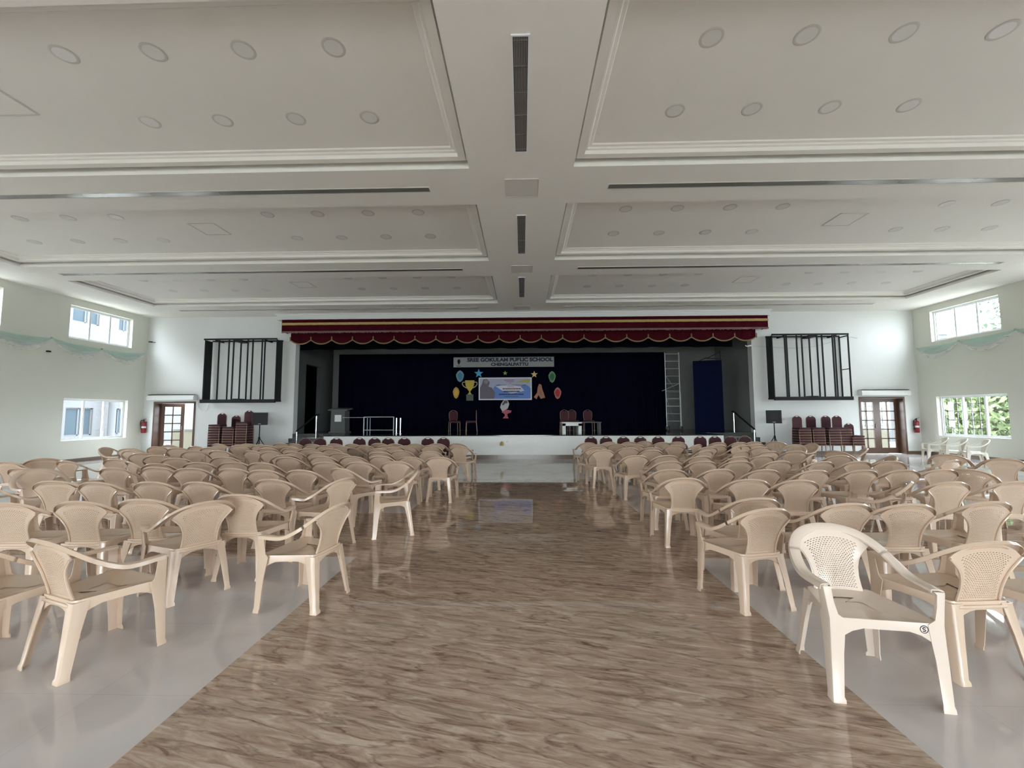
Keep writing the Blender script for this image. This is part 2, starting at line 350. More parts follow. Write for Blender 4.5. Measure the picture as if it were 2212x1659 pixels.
    # cheek beside the steps
# stage house walls
g=G(); g.box(-9.7,9.7,20.6,20.8,0,6.6); struct(g.build('wall_stage_back',M['stagewall']),'grey wall behind the stage curtain','wall')
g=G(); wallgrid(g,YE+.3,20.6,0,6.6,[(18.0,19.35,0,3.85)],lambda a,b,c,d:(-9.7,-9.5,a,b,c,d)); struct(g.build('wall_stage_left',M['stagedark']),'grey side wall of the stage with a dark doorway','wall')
g=G(); g.box(9.5,9.7,YE+.3,20.6,0,6.6); struct(g.build('wall_stage_right',M['stagewall']),'grey side wall of the stage behind the scaffold','wall')
g=G(); g.box(-9.7,9.7,YE+.3,20.8,6.5,6.7); struct(g.build('ceiling_stage',M['stagewall']),'grey ceiling above the stage','ceiling')
g=G(); g.box(-9.7,9.7,YE+.3,YE+.32,HZ+.3,6.6); struct(g.build('wall_stage_front',M['stagewall']),'grey wall above the stage opening, inner side','wall')
g=G(); g.box(-11.6,-11.5,17.6,19.9,0,4.2); g.box(-11.6,-9.7,17.5,17.6,0,4.2); g.box(-11.6,-9.7,19.9,20,0,4.2); g.box(-11.6,-9.7,17.5,20,4.2,4.3); g.box(-11.6,-9.5,17.5,20,-.05,SZ)
struct(g.build('wall_wings',M['blackcloth']),'walls beyond the stage doorway, coloured black to stand for unlit dark','wall')  # black colour stands in for the missing light in this closet
# fascia above the valance
g=G(); g.box(-9.86,9.70,16.27,YE,5.42,5.655); g.box(-9.90,9.74,16.23,YE,5.60,5.655); struct(g.build('trim_20',M['wallend']),'white boxed fascia above the stage valance','fascia')
# ------------------------------------------------------------------ moulded plastic armchair
def crom(P,n):
    P=[Vector(p) for p in P]; P=[P[0]*2-P[1]]+P+[P[-1]*2-P[-2]]; out=[]
    for i in range(1,len(P)-2):
        a,b,c,d=P[i-1:i+3]
        for k in range(n):
            t=k/n; out.append(.5*((2*b)+(c-a)*t+(2*a-5*b+4*c-d)*t*t+(3*b-a-3*c+d)*t**3))
    out.append(P[-2]); return out
RH=[(.270,.215,.600),(.277,.14,.600),(.281,.07,.599),(.281,.0,.606),(.275,-.065,.633),(.262,-.13,.672),(.236,-.187,.714),(.196,-.232,.750),(.142,-.262,.777),(.075,-.281,.793),(0,-.288,.798)]
RIM=crom(RH+[(-x,y,z) for x,y,z in RH[-2::-1]],5)
def rim_frames():
    fr=[]; n=len(RIM)
    for i,p in enumerate(RIM):
        t=(RIM[min(i+1,n-1)]-RIM[max(i-1,0)]).normalized()
        w=min(1,max(0,(p.z-.61)/.17)); w=w*w*(3-2*w)
        N=Vector((0,0,1)).lerp(Vector((0,.72,.69)),w)
        N=(N-t*N.dot(t)).normalized(); A=t.cross(N)          # across the band
        if A.dot(Vector((p.x,p.y+.0,0)) if w<.5 else Vector((0,-.6,.8)))<0: A=-A
        fr.append((p,A,N))
    return fr
FR=rim_frames()
SEC=[(-.028,-.013),(-.028,.001),(-.020,.005),(0,.0055),(.020,.005),(.030,.0),(.034,-.024),(.029,-.024),(.026,-.004),(.0,.0),(-.022,-.001),(-.022,-.013)]
def band(i0,i1):
    g=G(); k=len(SEC); vs=[]
    for p,A,N in FR[i0:i1+1]: vs+=[p+A*a+N*n for a,n in SEC]
    m=i1-i0+1
    fs=[(i*k+j,i*k+(j+1)%k,(i+1)*k+(j+1)%k,(i+1)*k+j) for i in range(m-1) for j in range(k)]
    fs+=[tuple(range(k))[::-1],tuple(range((m-1)*k,m*k))]
    return g.add(vs,fs)
NR=len(RIM); IA=27                                  # arm band ends where the back begins
def lerpt(T,z):
    for (a,va),(b,vb) in zip(T,T[1:]):
        if z<=b: 
            u=max(0,(z-a)/(b-a)); return va+(vb-va)*u
    return T[-1][1]
EDGE=[]
def chair_panel():
    """woven back panel with slot holes, waisted, curved, 5 mm thick"""
    nc,nr=16,26
    S=[-1,-.91,-.82]+[ -.82+1.64*(k)/(nc*4) for k in range(1,nc*4)]+[.82,.91,1]
    T=[0,.04,.085]+[.085+.795*((k//2)+(.62 if k%2 else 0))/nr for k in range(1,nr*2)]+[.88,.94,1]
    WH=[(0,.138),(.15,.131),(.35,.129),(.52,.135),(.66,.148),(.78,.167),(.89,.195),(1,.226)]
    def ztop(x):
        x=abs(x); b=None
        for (p,A,N) in FR[NR//2:]:
            q=p-A*.018
            if -q.x>=x:
                if b is None: return q.z
                u=(x-(-b.x))/max(1e-6,(-q.x)-(-b.x)); return b.z+(q.z-b.z)*u
            b=q
        return b.z
    P=[]
    for t in T:
        row=[]
        for s in S:
            xt=s*.226; zt=ztop(xt); z=.415+(zt-.415)*t
            w=lerpt(WH,t); x=s*w
            y=-.185-.085*t**1.15+ .55*x*x
            row.append(Vector((x,y,z)))
        P.append(row)
    EDGE[:]=[r[-1]+Vector((0,-.006,0)) for r in P]
    bm=bmesh.new(); V=[[bm.verts.new(p) for p in r] for r in P]
    for i in range(len(T)-1):
        for j in range(len(S)-1):
            hole=False
            if 2<=i<len(T)-3 and 2<=j<len(S)-3:
                r=i-2; c=j-2
                if r%2==1:
                    k=(c+(2 if (r//2)%2 else 0))%4
                    hole=k in (0,1)
            if not hole: bm.faces.new((V[i][j],V[i][j+1],V[i+1][j+1],V[i+1][j]))
    # make slots lower than the webs between them
    bmesh.ops.recalc_face_normals(bm,faces=bm.faces[:])
    bmesh.ops.solidify(bm,geom=bm.faces[:],thickness=.0055)
    return bm
def seat_geo():
    g=G(); 
    prof=[]
    def outline(sc,n=9):
        c=[(.262,.240,.045),(-.262,.240,.045),(-.185,-.20,.04),(.185,-.20,.04)]; out=[]
        ang0=[0,90,180,270]
        for (x,y,r),a0 in zip(c,ang0):
            cx=x-math.copysign(r,x); cy=y-math.copysign(r,y)
            for k in range(n): 
                a=math.radians(a0+90*k/(n-1)); out.append(((cx+r*math.cos(a))*sc,(cy-.018+r*math.sin(a))*sc+.018))
        # add mid points on straights
        res=[]
        for i,p in enumerate(out):
            q=out[(i+1)%len(out)]; res.append(p)
            if math.dist(p,q)>.1:
                for k in range(1,8): res.append((p[0]+(q[0]-p[0])*k/8,p[1]+(q[1]-p[1])*k/8))
        return res
    O=outline(1); n=len(O); rings=[]
    def dish(sc): return -.022*(1-sc**2.2)
    def depth(p):
        d=min(math.hypot(abs(p[0])-.255,p[1]-.235),math.hypot(abs(p[0])-.180,p[1]+.195)+.01)
        return .043+.085*max(0,1-d/.15)**1.7
    outer=[(p[0]*1.012,(p[1]-.018)*1.012+.018,.432-depth(p)) for p in O]
    inner=[(p[0]*.985,(p[1]-.018)*.985+.018,.432-depth(p)) for p in O]
    inner2=[(p[0]*.985,(p[1]-.018)*.985+.018,.415) for p in O]
    L=[inner2,inner,outer,[(p[0]*1.006,(p[1]-.018)*1.006+.018,.430) for p in O],[(p[0],p[1],.437) for p in O]]
    for sc in (.965,.9,.75,.5,.25): L.append([(x,y,.438+dish(sc)) for x,y in outline(sc)])
    vs=[p for r in L for p in r]; m=len(L)
    fs=[(i*n+k,i*n+(k+1)%n,(i+1)*n+(k+1)%n,(i+1)*n+k) for i in range(m-1) for k in range(n)]
    fs.append(tuple(range((m-1)*n,m*n)))
    # underside
    fs.append(tuple(range(n))[::-1])
    return g.add(vs,fs)
def leg_geo(levels,sx,sy,th=.006):
    """L-section leg: corner points (x,y), flange a along x and b along y at each z"""
    g=G(); k=8; vs=[]
    for z,x,y,a,b in levels:
        c=.010
        pts=[(0,-b),(0,-c),(-c*.3,-c*.3),(-c,0),(-a,0),(-a,-th),(-th-.002,-th-.002),(-th,-b)]
        vs+=[((x+u)*sx,(y+v)*sy,z) for u,v in pts]
    m=len(levels)
    fs=[(i*k+j,i*k+(j+1)%k,(i+1)*k+(j+1)%k,(i+1)*k+j) for i in range(m-1) for j in range(k)]
    fs+=[tuple(range(k))[::-1],tuple(range((m-1)*k,m*k))]
    return g.add(vs,fs)
FL=[(0,.290,.264,.064,.058),(.018,.289,.263,.063,.057),(.032,.286,.257,.055,.054),(.25,.281,.250,.064,.068),(.34,.278,.247,.072,.080),(.43,.276,.245,.080,.096),(.455,.279,.244,.048,.072),(.52,.287,.240,.040,.064),(.585,.296,.237,.042,.060),(.598,.296,.236,.054,.060)]
RL=[(0,.236,.268,.056,.056),(.018,.235,.267,.055,.056),(.032,.231,.260,.046,.050),(.25,.211,.231,.056,.064),(.36,.200,.215,.066,.076),(.425,.194,.207,.074,.088)]
def make_chair(m,label,group):
    t=thing('plastic_armchair',label,'chair',group=group)
    seat_geo().build('seat',m,t,smooth=40)
    g=band(IA-1,NR-IA); g.bm(chair_panel())
    for s in (-1,1):
        e=EDGE if s>0 else [Vector((-v.x,v.y,v.z)) for v in EDGE]
        g.tube(e,.0075,6)
    # ledge at the foot of the back
    g.bbox(-.150,.150,-.214,-.186,.398,.418,.006)
    g.build('backrest',m,t,smooth=45)
    for a,b in ((0,IA),(NR-1-IA,NR-1)): band(a,b).build('armrest',m,t,smooth=45)
    for sx in (1,-1): leg_geo(FL,sx,1).build('leg',m,t,smooth=35)
    for sx in (1,-1): leg_geo(RL,sx,-1).build('leg',m,t,smooth=35)
    return t
protos={}
def recolour(src,m,label,group):
    """same chair in another colour: new mesh data with its own material"""
    t=src.copy(); COL.objects.link(t); t['label']=label; t['group']=group
    for ch in list(src.children):
        c=ch.copy(); c.data=ch.data.copy(); c.data.materials.clear(); c.data.materials.append(m); COL.objects.link(c); c.parent=t
    return t
CH=[
('r',1,1.73,11.70,8,''),('r',1,2.32,11.92,15,''),('r',1,2.94,11.97,5,''),('r',1,3.44,12.26,5,''),('r',1,3.78,11.78,5,''),('r',1,4.30,11.92,-10,''),
('r',1,5.25,11.71,5,''),('r',1,5.81,11.71,5,''),('r',1,6.33,11.91,0,''),('r',1,7.07,11.91,-30,'turned'),('r',1,6.52,10.41,120,'back'),
('r',1,7.10,10.84,95,'side'),('r',1,7.25,9.52,60,'side'),('r',2,1.90,10.98,5,''),('r',2,2.46,11.16,-10,''),('r',2,2.82,10.80,-5,''),
('r',2,3.70,10.60,0,''),('r',2,4.21,10.84,35,'turned'),('r',2,4.26,10.12,10,''),('r',2,4.74,10.66,10,''),('r',2,4.82,10.11,35,'turned'),
('r',2,5.30,10.62,10,''),('r',2,5.81,10.86,5,''),('r',2,5.46,10.04,0,''),('r',2,6.61,8.82,-65,'side'),('r',3,1.61,9.89,10,''),('r',3,2.40,9.87,0,''),
('r',3,2.95,9.94,0,''),('r',3,3.66,9.03,25,'turned'),('r',3,4.39,8.97,20,''),('r',3,4.95,8.92,10,''),('r',3,5.54,8.96,0,''),('r',4,1.71,9.33,3,''),
('r',4,2.72,9.19,0,''),('r',4,2.06,8.06,5,''),('r',4,2.62,8.07,5,''),('r',4,3.16,7.91,8,''),('r',4,3.76,7.81,15,''),('r',4,4.29,7.97,8,''),
('r',4,5.10,8.06,45,'turned'),('r',4,5.72,8.00,-3,''),('r',4,6.25,7.68,70,'side'),('r',4,7.97,8.05,-50,'turned'),('r',4,8.12,7.42,-30,'turned'),
('r',5,2.32,7.10,8,''),('r',5,2.88,7.11,4,''),('r',5,3.44,7.11,4,''),('r',5,4.07,7.12,8,''),('r',5,4.67,7.02,8,''),('r',5,5.28,7.06,4,''),
('r',5,5.84,7.07,-8,''),('r',5,6.85,7.23,15,''),('r',6,2.01,6.07,0,''),('r',6,2.65,6.11,8,''),('r',6,3.25,6.06,4,''),('r',6,3.85,5.99,8,''),
('r',6,4.51,6.02,4,''),('r',6,5.07,6.02,0,''),('r',6,5.62,6.07,0,''),('r',6,6.18,6.00,-50,'turned'),('r',7,1.91,5.30,-2,''),('r',7,2.62,5.20,-3,''),
('r',7,3.13,5.15,0,''),('r',7,4.04,4.96,50,'turned'),('r',7,4.68,5.02,0,''),('r',7,5.41,5.05,0,''),('r',8,2.06,4.11,5,''),('r',8,2.70,3.89,4,''),
('r',8,3.20,3.87,0,''),('r',8,3.93,3.97,4,''),('r',9,1.88,3.69,12,''),('r',9,2.71,2.84,4,''),('r',9,3.32,2.75,4,''),('r',10,1.99,2.63,172,'white'),
('r',0,13.04,13.64,62,'wall'),('r',0,13.10,13.14,62,'wall'),('r',0,13.23,12.66,62,'wall'),('l',1,-1.70,11.49,-12,''),('l',1,-2.30,11.41,0,''),
('l',1,-2.85,11.37,0,''),('l',1,-3.41,11.39,0,''),('l',1,-3.92,11.63,0,''),('l',1,-4.52,11.39,-8,''),('l',1,-5.08,11.47,0,''),
('l',1,-5.63,11.35,0,''),('l',1,-6.16,11.52,-8,''),('l',1,-6.69,11.71,0,''),('l',1,-6.91,11.14,0,''),('l',1,-7.50,11.54,0,''),
('l',1,-8.27,11.53,-8,''),('l',1,-9.35,11.14,0,''),('l',1,-8.22,10.65,-4,''),('l',1,-9.16,10.52,8,''),('l',1,-9.36,9.96,12,''),
('l',1,-9.91,10.04,-80,'side'),('l',2,-1.48,10.38,-8,''),('l',2,-2.31,10.78,-4,''),('l',2,-2.91,10.69,0,''),('l',2,-3.48,10.80,8,''),
('l',2,-4.04,10.90,-4,''),('l',2,-4.49,10.57,0,''),('l',2,-5.02,10.79,0,''),('l',2,-4.97,9.80,8,''),('l',2,-3.16,10.25,20,''),
('l',2,-6.47,10.79,0,''),('l',2,-5.81,10.56,0,''),('l',2,-7.46,11.04,15,''),('l',2,-7.52,10.16,0,''),('l',2,-8.31,10.11,12,''),
('l',2,-8.85,9.54,12,''),('l',3,-6.67,9.34,0,''),('l',3,-5.83,9.26,-12,''),('l',3,-5.32,9.02,0,''),('l',3,-4.76,8.94,-8,''),('l',3,-4.34,9.72,-4,''),
('l',3,-3.81,9.92,-30,'turned'),('l',3,-3.28,9.76,0,''),('l',3,-4.22,8.83,0,''),('l',3,-3.69,8.64,0,''),('l',3,-2.61,9.21,0,''),
('l',3,-1.96,9.06,0,''),('l',3,-2.94,8.83,0,''),('l',3,-7.22,9.22,15,''),('l',3,-7.91,8.73,15,''),('l',3,-5.46,10.06,0,''),('l',3,-6.02,10.01,0,''),
('l',4,-7.13,8.22,12,''),('l',4,-6.30,7.68,12,''),('l',4,-5.53,7.86,8,''),('l',4,-4.66,8.25,18,''),('l',4,-4.25,7.80,-4,''),('l',4,-3.72,7.99,0,''),
('l',4,-3.16,7.98,0,''),('l',4,-2.60,8.01,-8,''),('l',4,-2.06,7.87,0,''),('l',4,-1.51,7.81,0,''),('l',4,-7.21,7.54,0,''),('l',5,-5.33,7.00,8,''),
('l',5,-4.77,7.03,8,''),('l',5,-4.21,6.95,0,''),('l',5,-6.37,7.07,-30,'turned'),('l',5,-5.86,6.83,8,''),('l',5,-3.20,7.03,0,''),
('l',5,-2.64,7.03,-3,''),('l',5,-2.09,7.14,0,''),('l',5,-7.76,7.27,-8,''),('l',5,-8.84,7.60,40,'turned'),('l',5,-8.65,7.12,0,''),
('l',6,-6.00,6.31,0,''),('l',6,-5.44,6.37,4,''),('l',6,-4.85,6.25,8,''),('l',6,-4.16,6.21,0,''),('l',6,-3.62,6.06,0,''),('l',6,-3.06,6.05,-4,''),
('l',6,-2.48,6.21,-25,''),('l',6,-7.37,6.29,0,''),('l',6,-6.71,5.77,-110,'side'),('l',7,-5.52,5.07,8,''),('l',7,-4.88,4.99,0,''),
('l',7,-4.25,5.01,0,''),('l',7,-3.68,5.01,-4,''),('l',7,-2.95,5.20,-4,''),('l',7,-2.39,5.09,68,'side'),('l',7,-1.74,5.66,108,'aisle'),
('l',7,-6.05,4.85,-8,''),('l',8,-3.95,3.93,4,''),('l',8,-3.47,4.03,4,''),('l',8,-3.00,3.78,58,'turned'),('l',8,-2.72,4.25,2,''),
('l',8,-4.52,3.86,4,''),('l',9,-2.82,2.79,-20,''),('l',9,-1.84,3.61,80,'side'),('l',9,-3.40,2.72,0,''),]
SIDE={'l':'left','r':'right'}
rows={}
for c in CH: rows.setdefault((c[0],c[1]),[]).append(c)
base=make_chair(M['plastic'],'x','x'); pale=recolour(base,M['plastic_pale'],'x','x'); dark=recolour(base,M['plastic_dark'],'x','x'); sunlit_chair=recolour(base,M['plastic_white'],'x','x')
used={'b':False,'p':False,'d':False,'w':False}
rr=random.Random(3)
def put(kind,x,y,yaw,label,group):
    src={'b':base,'p':pale,'d':dark,'w':sunlit_chair}[kind]
    if not used[kind]:
        used[kind]=True; src.location=(x,y,0); src.rotation_euler=(0,0,math.radians(yaw)); src['label']=label; src['group']=group; return src
    return dup(src,(x,y,0),math.radians(yaw),label,group)
for (s,r),L in sorted(rows.items()):
    L=sorted(L,key=lambda c:abs(c[2]) if r else -c[3])
    for k,c in enumerate(L):
        _,_,x,y,yaw,ex=c
        blk=f"{SIDE[s]} of the aisle"; grp=f"plastic armchairs {blk}"
        kind='b'
        if ex=='white': lab='cream armchair turned to face the entrance, round blue sticker on its seat front'; kind='p'; nearc=None
        elif ex=='wall': lab='armchair coloured as sunlit by the right wall under the window, '+['nearest the corner','middle of three','farthest from the corner'][k]; kind='w'; grp='armchairs under the right window'
        else:
            if r<10:
                col='beige'
                if (s,r)==('l',3) and ex=='turned': kind='d'; col='darker tan'
                tw={'':'', 'turned':' turned at an angle','side':' turned sideways','back':' turned round','aisle':' turned sideways at the aisle'}[ex]
                lab=f"{col} armchair{tw}, {SIDE[s]} block, {ORD[r]} row from stage, {ORD[k+1]} from aisle"
        o=put(kind,x,y,yaw,lab,grp)
        if ex=='white':
            # sticker on the front of the seat
            p=(-.178,.2385,.405)
            q=G(); q.lathe([(0,.0),(.021,.0),(.021,.002),(0,.002)],28,p,axis='y'); st=q.build('sticker',M['paper'],o); st['label']='round white sticker with a dark blue ring'
            q=G(); q.tube([(p[0]+.0185*math.cos(a),.2408,p[2]+.0185*math.sin(a)) for a in [2*PI*i/28 for i in range(28)]],.0026,6,close=True)
            S=[(.007,.0075),(.002,.010),(-.004,.009),(-.007,.005),(-.003,.001),(.003,-.001),(.007,-.005),(.004,-.009),(-.002,-.010),(-.007,-.0075)]
            q.tube([(p[0]-u,.2408,p[2]+v) for u,v in S],.0030,6); q.build('emblem',M['ink'],st)
# ------------------------------------------------------------------ maroon banquet chairs
K=.84
def bq_back(g,gf):
    body=[(-.17,.50),(.17,.50),(.20,.62),(.205,.78),(.185,.845),(.075,.905),(.045,.885),(-.045,.885),(-.075,.905),(-.185,.845),(-.205,.78),(-.20,.62)]
    g.prism([(x*K,z) for x,z in body],-.235,-.195)
    fr=[(-.17,-.215,.46),(-.208,-.215,.62),(-.214,-.215,.785),(-.190,-.215,.855),(-.06,-.215,.926),(.06,-.215,.926),(.190,-.215,.855),(.214,-.215,.785),(.208,-.215,.62),(.17,-.215,.46)]
    gf.tube([(x*K,y,z) for x,y,z in fr],.010,6)
def make_bq(label,group,stacked=False):
    t=thing('banquet_chair',label,'chair',group=group)
    b,f=G(),G(); bq_back(b,f); b.build('backrest',M['fabric'],t,smooth=40)
    g=G(); g.bbox(-.215,.215,-.20,.225,.425,.49,.022); g.build('seat',M['fabric'],t,smooth=50)
    if stacked:
        for sx in (-1,1):
            f.tube([(sx*.205,.20,.40),(sx*.205,.215,.02)],.0115,6); f.tube([(sx*.185,-.21,.46),(sx*.195,-.24,.02)],.0115,6); f.tube([(sx*.205,.21,.41),(sx*.195,-.20,.41)],.0115,6)
        f.tube([(-.205,.21,.41),(.205,.21,.41)],.0115,6)
        f.build('frame',M['gold'],t,smooth=50)
    else:
        f.build('back_frame',M['gold'],t,smooth=50)
        q=G(); q.tube([(-.2,.2,.415),(.2,.2,.415),(.2,-.2,.415),(-.2,-.2,.415)],.0115,6,close=True); q.build('seat_frame',M['gold'],t,smooth=50)
        for sx in (-1,1):
            for a,b_ in (((sx*.2,.2,.41),(sx*.205,.215,0)),((sx*.18,-.21,.47),(sx*.195,-.25,0))):
                q=G(); q.tube([a,b_],.012,8); q.build('leg',M['gold'],t,smooth=50)
    return t
BQ=[(-6.22,12.1),(-5.80,12.1),(-5.35,12.15),(-4.70,12.2),(-4.26,12.2),(-3.85,12.15),(-3.40,12.2),(-2.72,12.2),(-2.27,12.2),(1.98,12.45),(2.42,12.45),(2.93,12.5),(3.42,12.5),(3.95,12.55),(4.55,12.6),(5.18,12.6),(5.63,12.65),(6.05,12.6),(6.52,12.7)]
bq0=None
for side in ('left','right'):
    L=sorted([b for b in BQ if (b[0]<0)==(side=='left')],key=lambda b:abs(b[0]))
    for k,(x,y) in enumerate(L):
        lab=f"maroon banquet chair with hand slot facing the stage, {ORD[k+1]} from the aisle on the {side}"
        if bq0 is None: bq0=make_bq(lab,'banquet chairs before the stage'); bq0.location=(x,y,0)
        else: dup(bq0,(x,y,0),0,lab,'banquet chairs before the stage')
# stacks along the end wall
STK=[(-11.69,15.78,181,9,'first stack left of the stage, beside the door'),(-11.15,15.8,179,8,'middle stack left of the stage'),(-10.66,15.82,180,10,'tallest stack left of the stage'),
     (10.33,15.80,180,7,'first stack right of the loudspeaker'),(10.85,15.82,179,7,'second stack right of the loudspeaker'),(11.40,15.80,181,7,'third stack right of the loudspeaker'),(11.83,15.84,180,7,'fourth stack right of the loudspeaker'),(12.22,15.78,182,4,'low stack beside the right door')]
sk0=None
for x,y,yaw,n,where in STK:
    a=math.radians(yaw)
    for k in range(n):
        pos='top' if k==n-1 else ('bottom' if k==0 else ORD[k+1]+' up')
        lab=f"maroon stacking chair, {pos} in the {where}"
        l=(x,y+.0,k*.095)
        if sk0 is None: sk0=make_bq(lab,'stacked banquet chairs',True); sk0.location=l; sk0.rotation_euler=(0,0,a)
        else: dup(sk0,l,a,lab,'stacked banquet chairs')
# chairs on the stage
for x,y,yaw,lab in ((-2.85,17.4,200,'maroon banquet chair on stage turned to the hall, beside another'),(-2.15,17.5,95,'maroon banquet chair on stage seen from its side'),(1.75,17.3,180,'maroon banquet chair on stage behind the low white table'),(2.1,17.5,185,'second maroon chair on stage behind the low white table'),(2.75,17.5,180,'maroon banquet chair on stage behind the long low table')):
    dup(bq0,(x,y,SZ),math.radians(yaw),lab,'banquet chairs on the stage')
# ------------------------------------------------------------------ ceiling fittings
def downlight():
    t=thing('downlight','x','light',group='ceiling downlights')
    q=G(); q.lathe([(.105,-.004),(.125,-.008),(.135,-.003),(.135,.0),(.105,0)],28); q.build('ring',M['ring'],t,smooth=40)
    q=G(); q.lathe([(0,-.004),(.106,-.004),(.106,0),(0,0)],28); q.build('diffuser',M['diff'],t)
    return t
dl=None
LX=[2.2,3.28,4.37,5.46,8.8,9.87,10.95,12.05]
LYS=[(12.66,13.81),(8.53,9.72),(4.54,5.69)]
CN=['coffer next to the stage','middle coffer','coffer nearest the camera']
for ci,ly in enumerate(LYS):
    for s in (-1,1):
        for ri,y in enumerate(ly):
            for xi,x in enumerate(LX):
                lab=f"round downlight in {SIDE['l' if s<0 else 'r']} {CN[ci]}, {'stage-side' if ri else 'entrance-side'} row, {ORD[xi+1]} from the centre"
                lab=lab.replace('from the centre','from centre')
                loc=(s*x,y,HZ+.219)
                if dl is None: dl=downlight(); dl['label']=lab; dl.location=loc
                else: dup(dl,loc,0,lab)
hn=0
for ci,y in enumerate((13.28,9.16,5.2)):
    for s in (-1,1):
        t=thing('ceiling_hatch',f"square access hatch in the {'left' if s<0 else 'right'} {CN[ci]}",'hatch',(s*7.2,y,HZ+.219),0,'coffer access hatches')
        q=G(); w=.30
        for a in ((-w,w,-w,-w+.02),(-w,w,w-.02,w),(-w,-w+.02,-w+.02,w-.02),(w-.02,w,-w+.02,w-.02)): q.box(*a,-.012,0)
        q.build('frame',M['ring'],t); q=G(); q.box(-w+.024,w-.024,-w+.024,w-.024,-.008,0); q.build('cover',M['ceil'],t)
for k,y in enumerate((7.265,11.455,15.68)):
    t=thing('access_panel',f"square flush access panel on the central ceiling beam, {['nearest the camera','middle one','nearest the stage'][k]}",'panel',(.01,y,HZ),0,'access panels on the central beam')
    q=G(); w=.30
    for a in ((-w,w,-w,-w+.012),(-w,w,w-.012,w),(-w,-w+.012,-w+.012,w-.012),(w-.012,w,-w+.012,w-.012)): q.box(*a,-.014,0)
    q.build('frame',M['ring'],t); q=G(); q.box(-w+.014,w-.014,-w+.014,w-.014,-.009,0); q.build('cover',M['panelgrey'],t)
for k,(y0,y1) in enumerate(((4.22,6.21),(8.29,10.33),(12.15,14.24))):
    t=thing('air_grille',f"long dark air grille on the central ceiling beam, {['nearest the camera','middle one','nearest the stage'][k]}",'vent',(.0,(y0+y1)/2,HZ),0,'air grilles on the central beam')
    h=(y1-y0)/2; w=.085
    q=G()
    for a in ((-w-.018,w+.018,-h-.018,-h),(-w-.018,w+.018,h,h+.018),(-w-.018,-w,-h,h),(w,w+.018,-h,h)): q.box(*a,-.016,0)
    q.build('frame',M['pvc'],t)
    q=G(); q.box(-w,w,-h,h,-.002,0); q.build('duct',M['vent'],t)
    q=G(); n=9
    for i in range(1,n): x=-w+2*w*i/n; q.box(x-.004,x+.004,-h,h,-.012,-.002)
    q.build('slat',M['slat'],t)
    for y in [-h+2*h*i/5 for i in range(1,5)]+[-h+.055,h-.055]:
        q=G(); q.box(-w,w,y-.006,y+.006,-.014,-.002); q.build('divider',M['slot'],t)
for k,y in enumerate((7.25,11.42,15.58)):
    for s,x0,x1 in ((-1,-13.28,-1.67),(1,1.57,13.1)):
        t=thing('slot_diffuser',f"long dark slot diffuser on the {'left' if s<0 else 'right'} cross beam {['nearest the camera','in the middle','nearest the stage'][k]}",'vent',((x0+x1)/2,y,HZ),0,'slot diffusers on the cross beams')
        h=(x1-x0)/2; w=.068
        q=G(); 
        for a in ((-h-.012,h+.012,-w-.012,-w),(-h-.012,h+.012,w,w+.012),(-h-.012,-h,-w,w),(h,h+.012,-w,w)): q.box(*a,-.012,0)
        q.build('frame',M['ring'],t)
        q=G(); q.box(-h,h,-w,w,-.003,0); q.build('duct',M['vent'],t)
        q=G(); n=9
        for i in range(n): a=-h+2*h*i/n; q.box(a+.004,a+2*h/n-.004,-w+.006,w-.006,-.010,-.004)
        q.build('blade',M['slot'],t)
# ------------------------------------------------------------------ stage dressing
def cloth(g,x0,x1,z0,z1,y,amp,wl,n,m=4,ph=0,bot=None):
    P=[]
    for i in range(n+1):
        x=x0+(x1-x0)*i/n; o=amp*math.sin(2*PI*x/wl+ph)+amp*.5*math.sin(2*PI*x/(wl*.37)+1.3+ph)
        zb=z0 if bot is None else bot(x)
        P.append([(x,y+o*(.35+.65*(1-j/m)),zb+(z1-zb)*j/m) for j in range(m+1)])
    # front and back skins so the cloth has thickness
    Q=[[(p[0],p[1]+.012,p[2]) for p in r] for r in P]
    g.grid(P); g.grid(Q)
    a=len(P);b=m+1;o=len(g.v)-2*a*b
    for i in range(a-1): g.f.append((o+i*b,o+(i+1)*b,o+a*b+(i+1)*b,o+a*b+i*b)); g.mi.append(0)
    for j in range(m): 
        g.f.append((o+j,o+j+1,o+a*b+j+1,o+a*b+j)); g.mi.append(0)
        e=(a-1)*b; g.f.append((o+e+j,o+e+j+1,o+a*b+e+j+1,o+a*b+e+j)); g.mi.append(0)
    return g
VY=16.25
t=thing('stage_valance','maroon velvet valance with gold band and fringe across the top of the stage','valance',(0,VY,5.4))
def loc(o): o.location=(0,-VY,-5.4); return o
q=G(); cloth(q,-9.62,9.57,4.93,5.42,VY,.012,.42,360,4)
for sx,xx in ((-1,-9.62),(1,9.57)): q.box(xx-.01,xx+.01,VY,YE-.01,4.93,5.42)
loc(q.build('upper_cloth',M['maroon'],t,smooth=60))
q=G(); P=[]
cloth(q,-9.63,9.58,5.19,5.285,VY-.024,.012,.42,360,1)
for xx in (-9.635,9.585): q.box(xx-.006,xx+.006,VY,YE-.02,5.19,5.285)
loc(q.build('gold_band',M['goldcloth'],t,smooth=60))
q=G(); rr2=random.Random(5); x=-9.62
while x<9.57:
    w=.035; q.box(x,x+w*.8,VY-.02,VY+.005,4.855+rr2.random()*.03,4.945); x+=w
loc(q.build('fringe',M['fringe'],t))
NSC=22; sw=18.75/NSC; sx0=-9.45
def scal(x):
    u=((x-sx0)/sw)%1; return 4.47+.17*(abs(2*u-1))**2.2
q=G(); cloth(q,sx0,9.28,4.5,5.30,YE-.10,.012,.5,440,4,bot=scal); loc(q.build('scalloped_cloth',M['maroon'],t,smooth=60))
q=G(); P=[];Q=[]
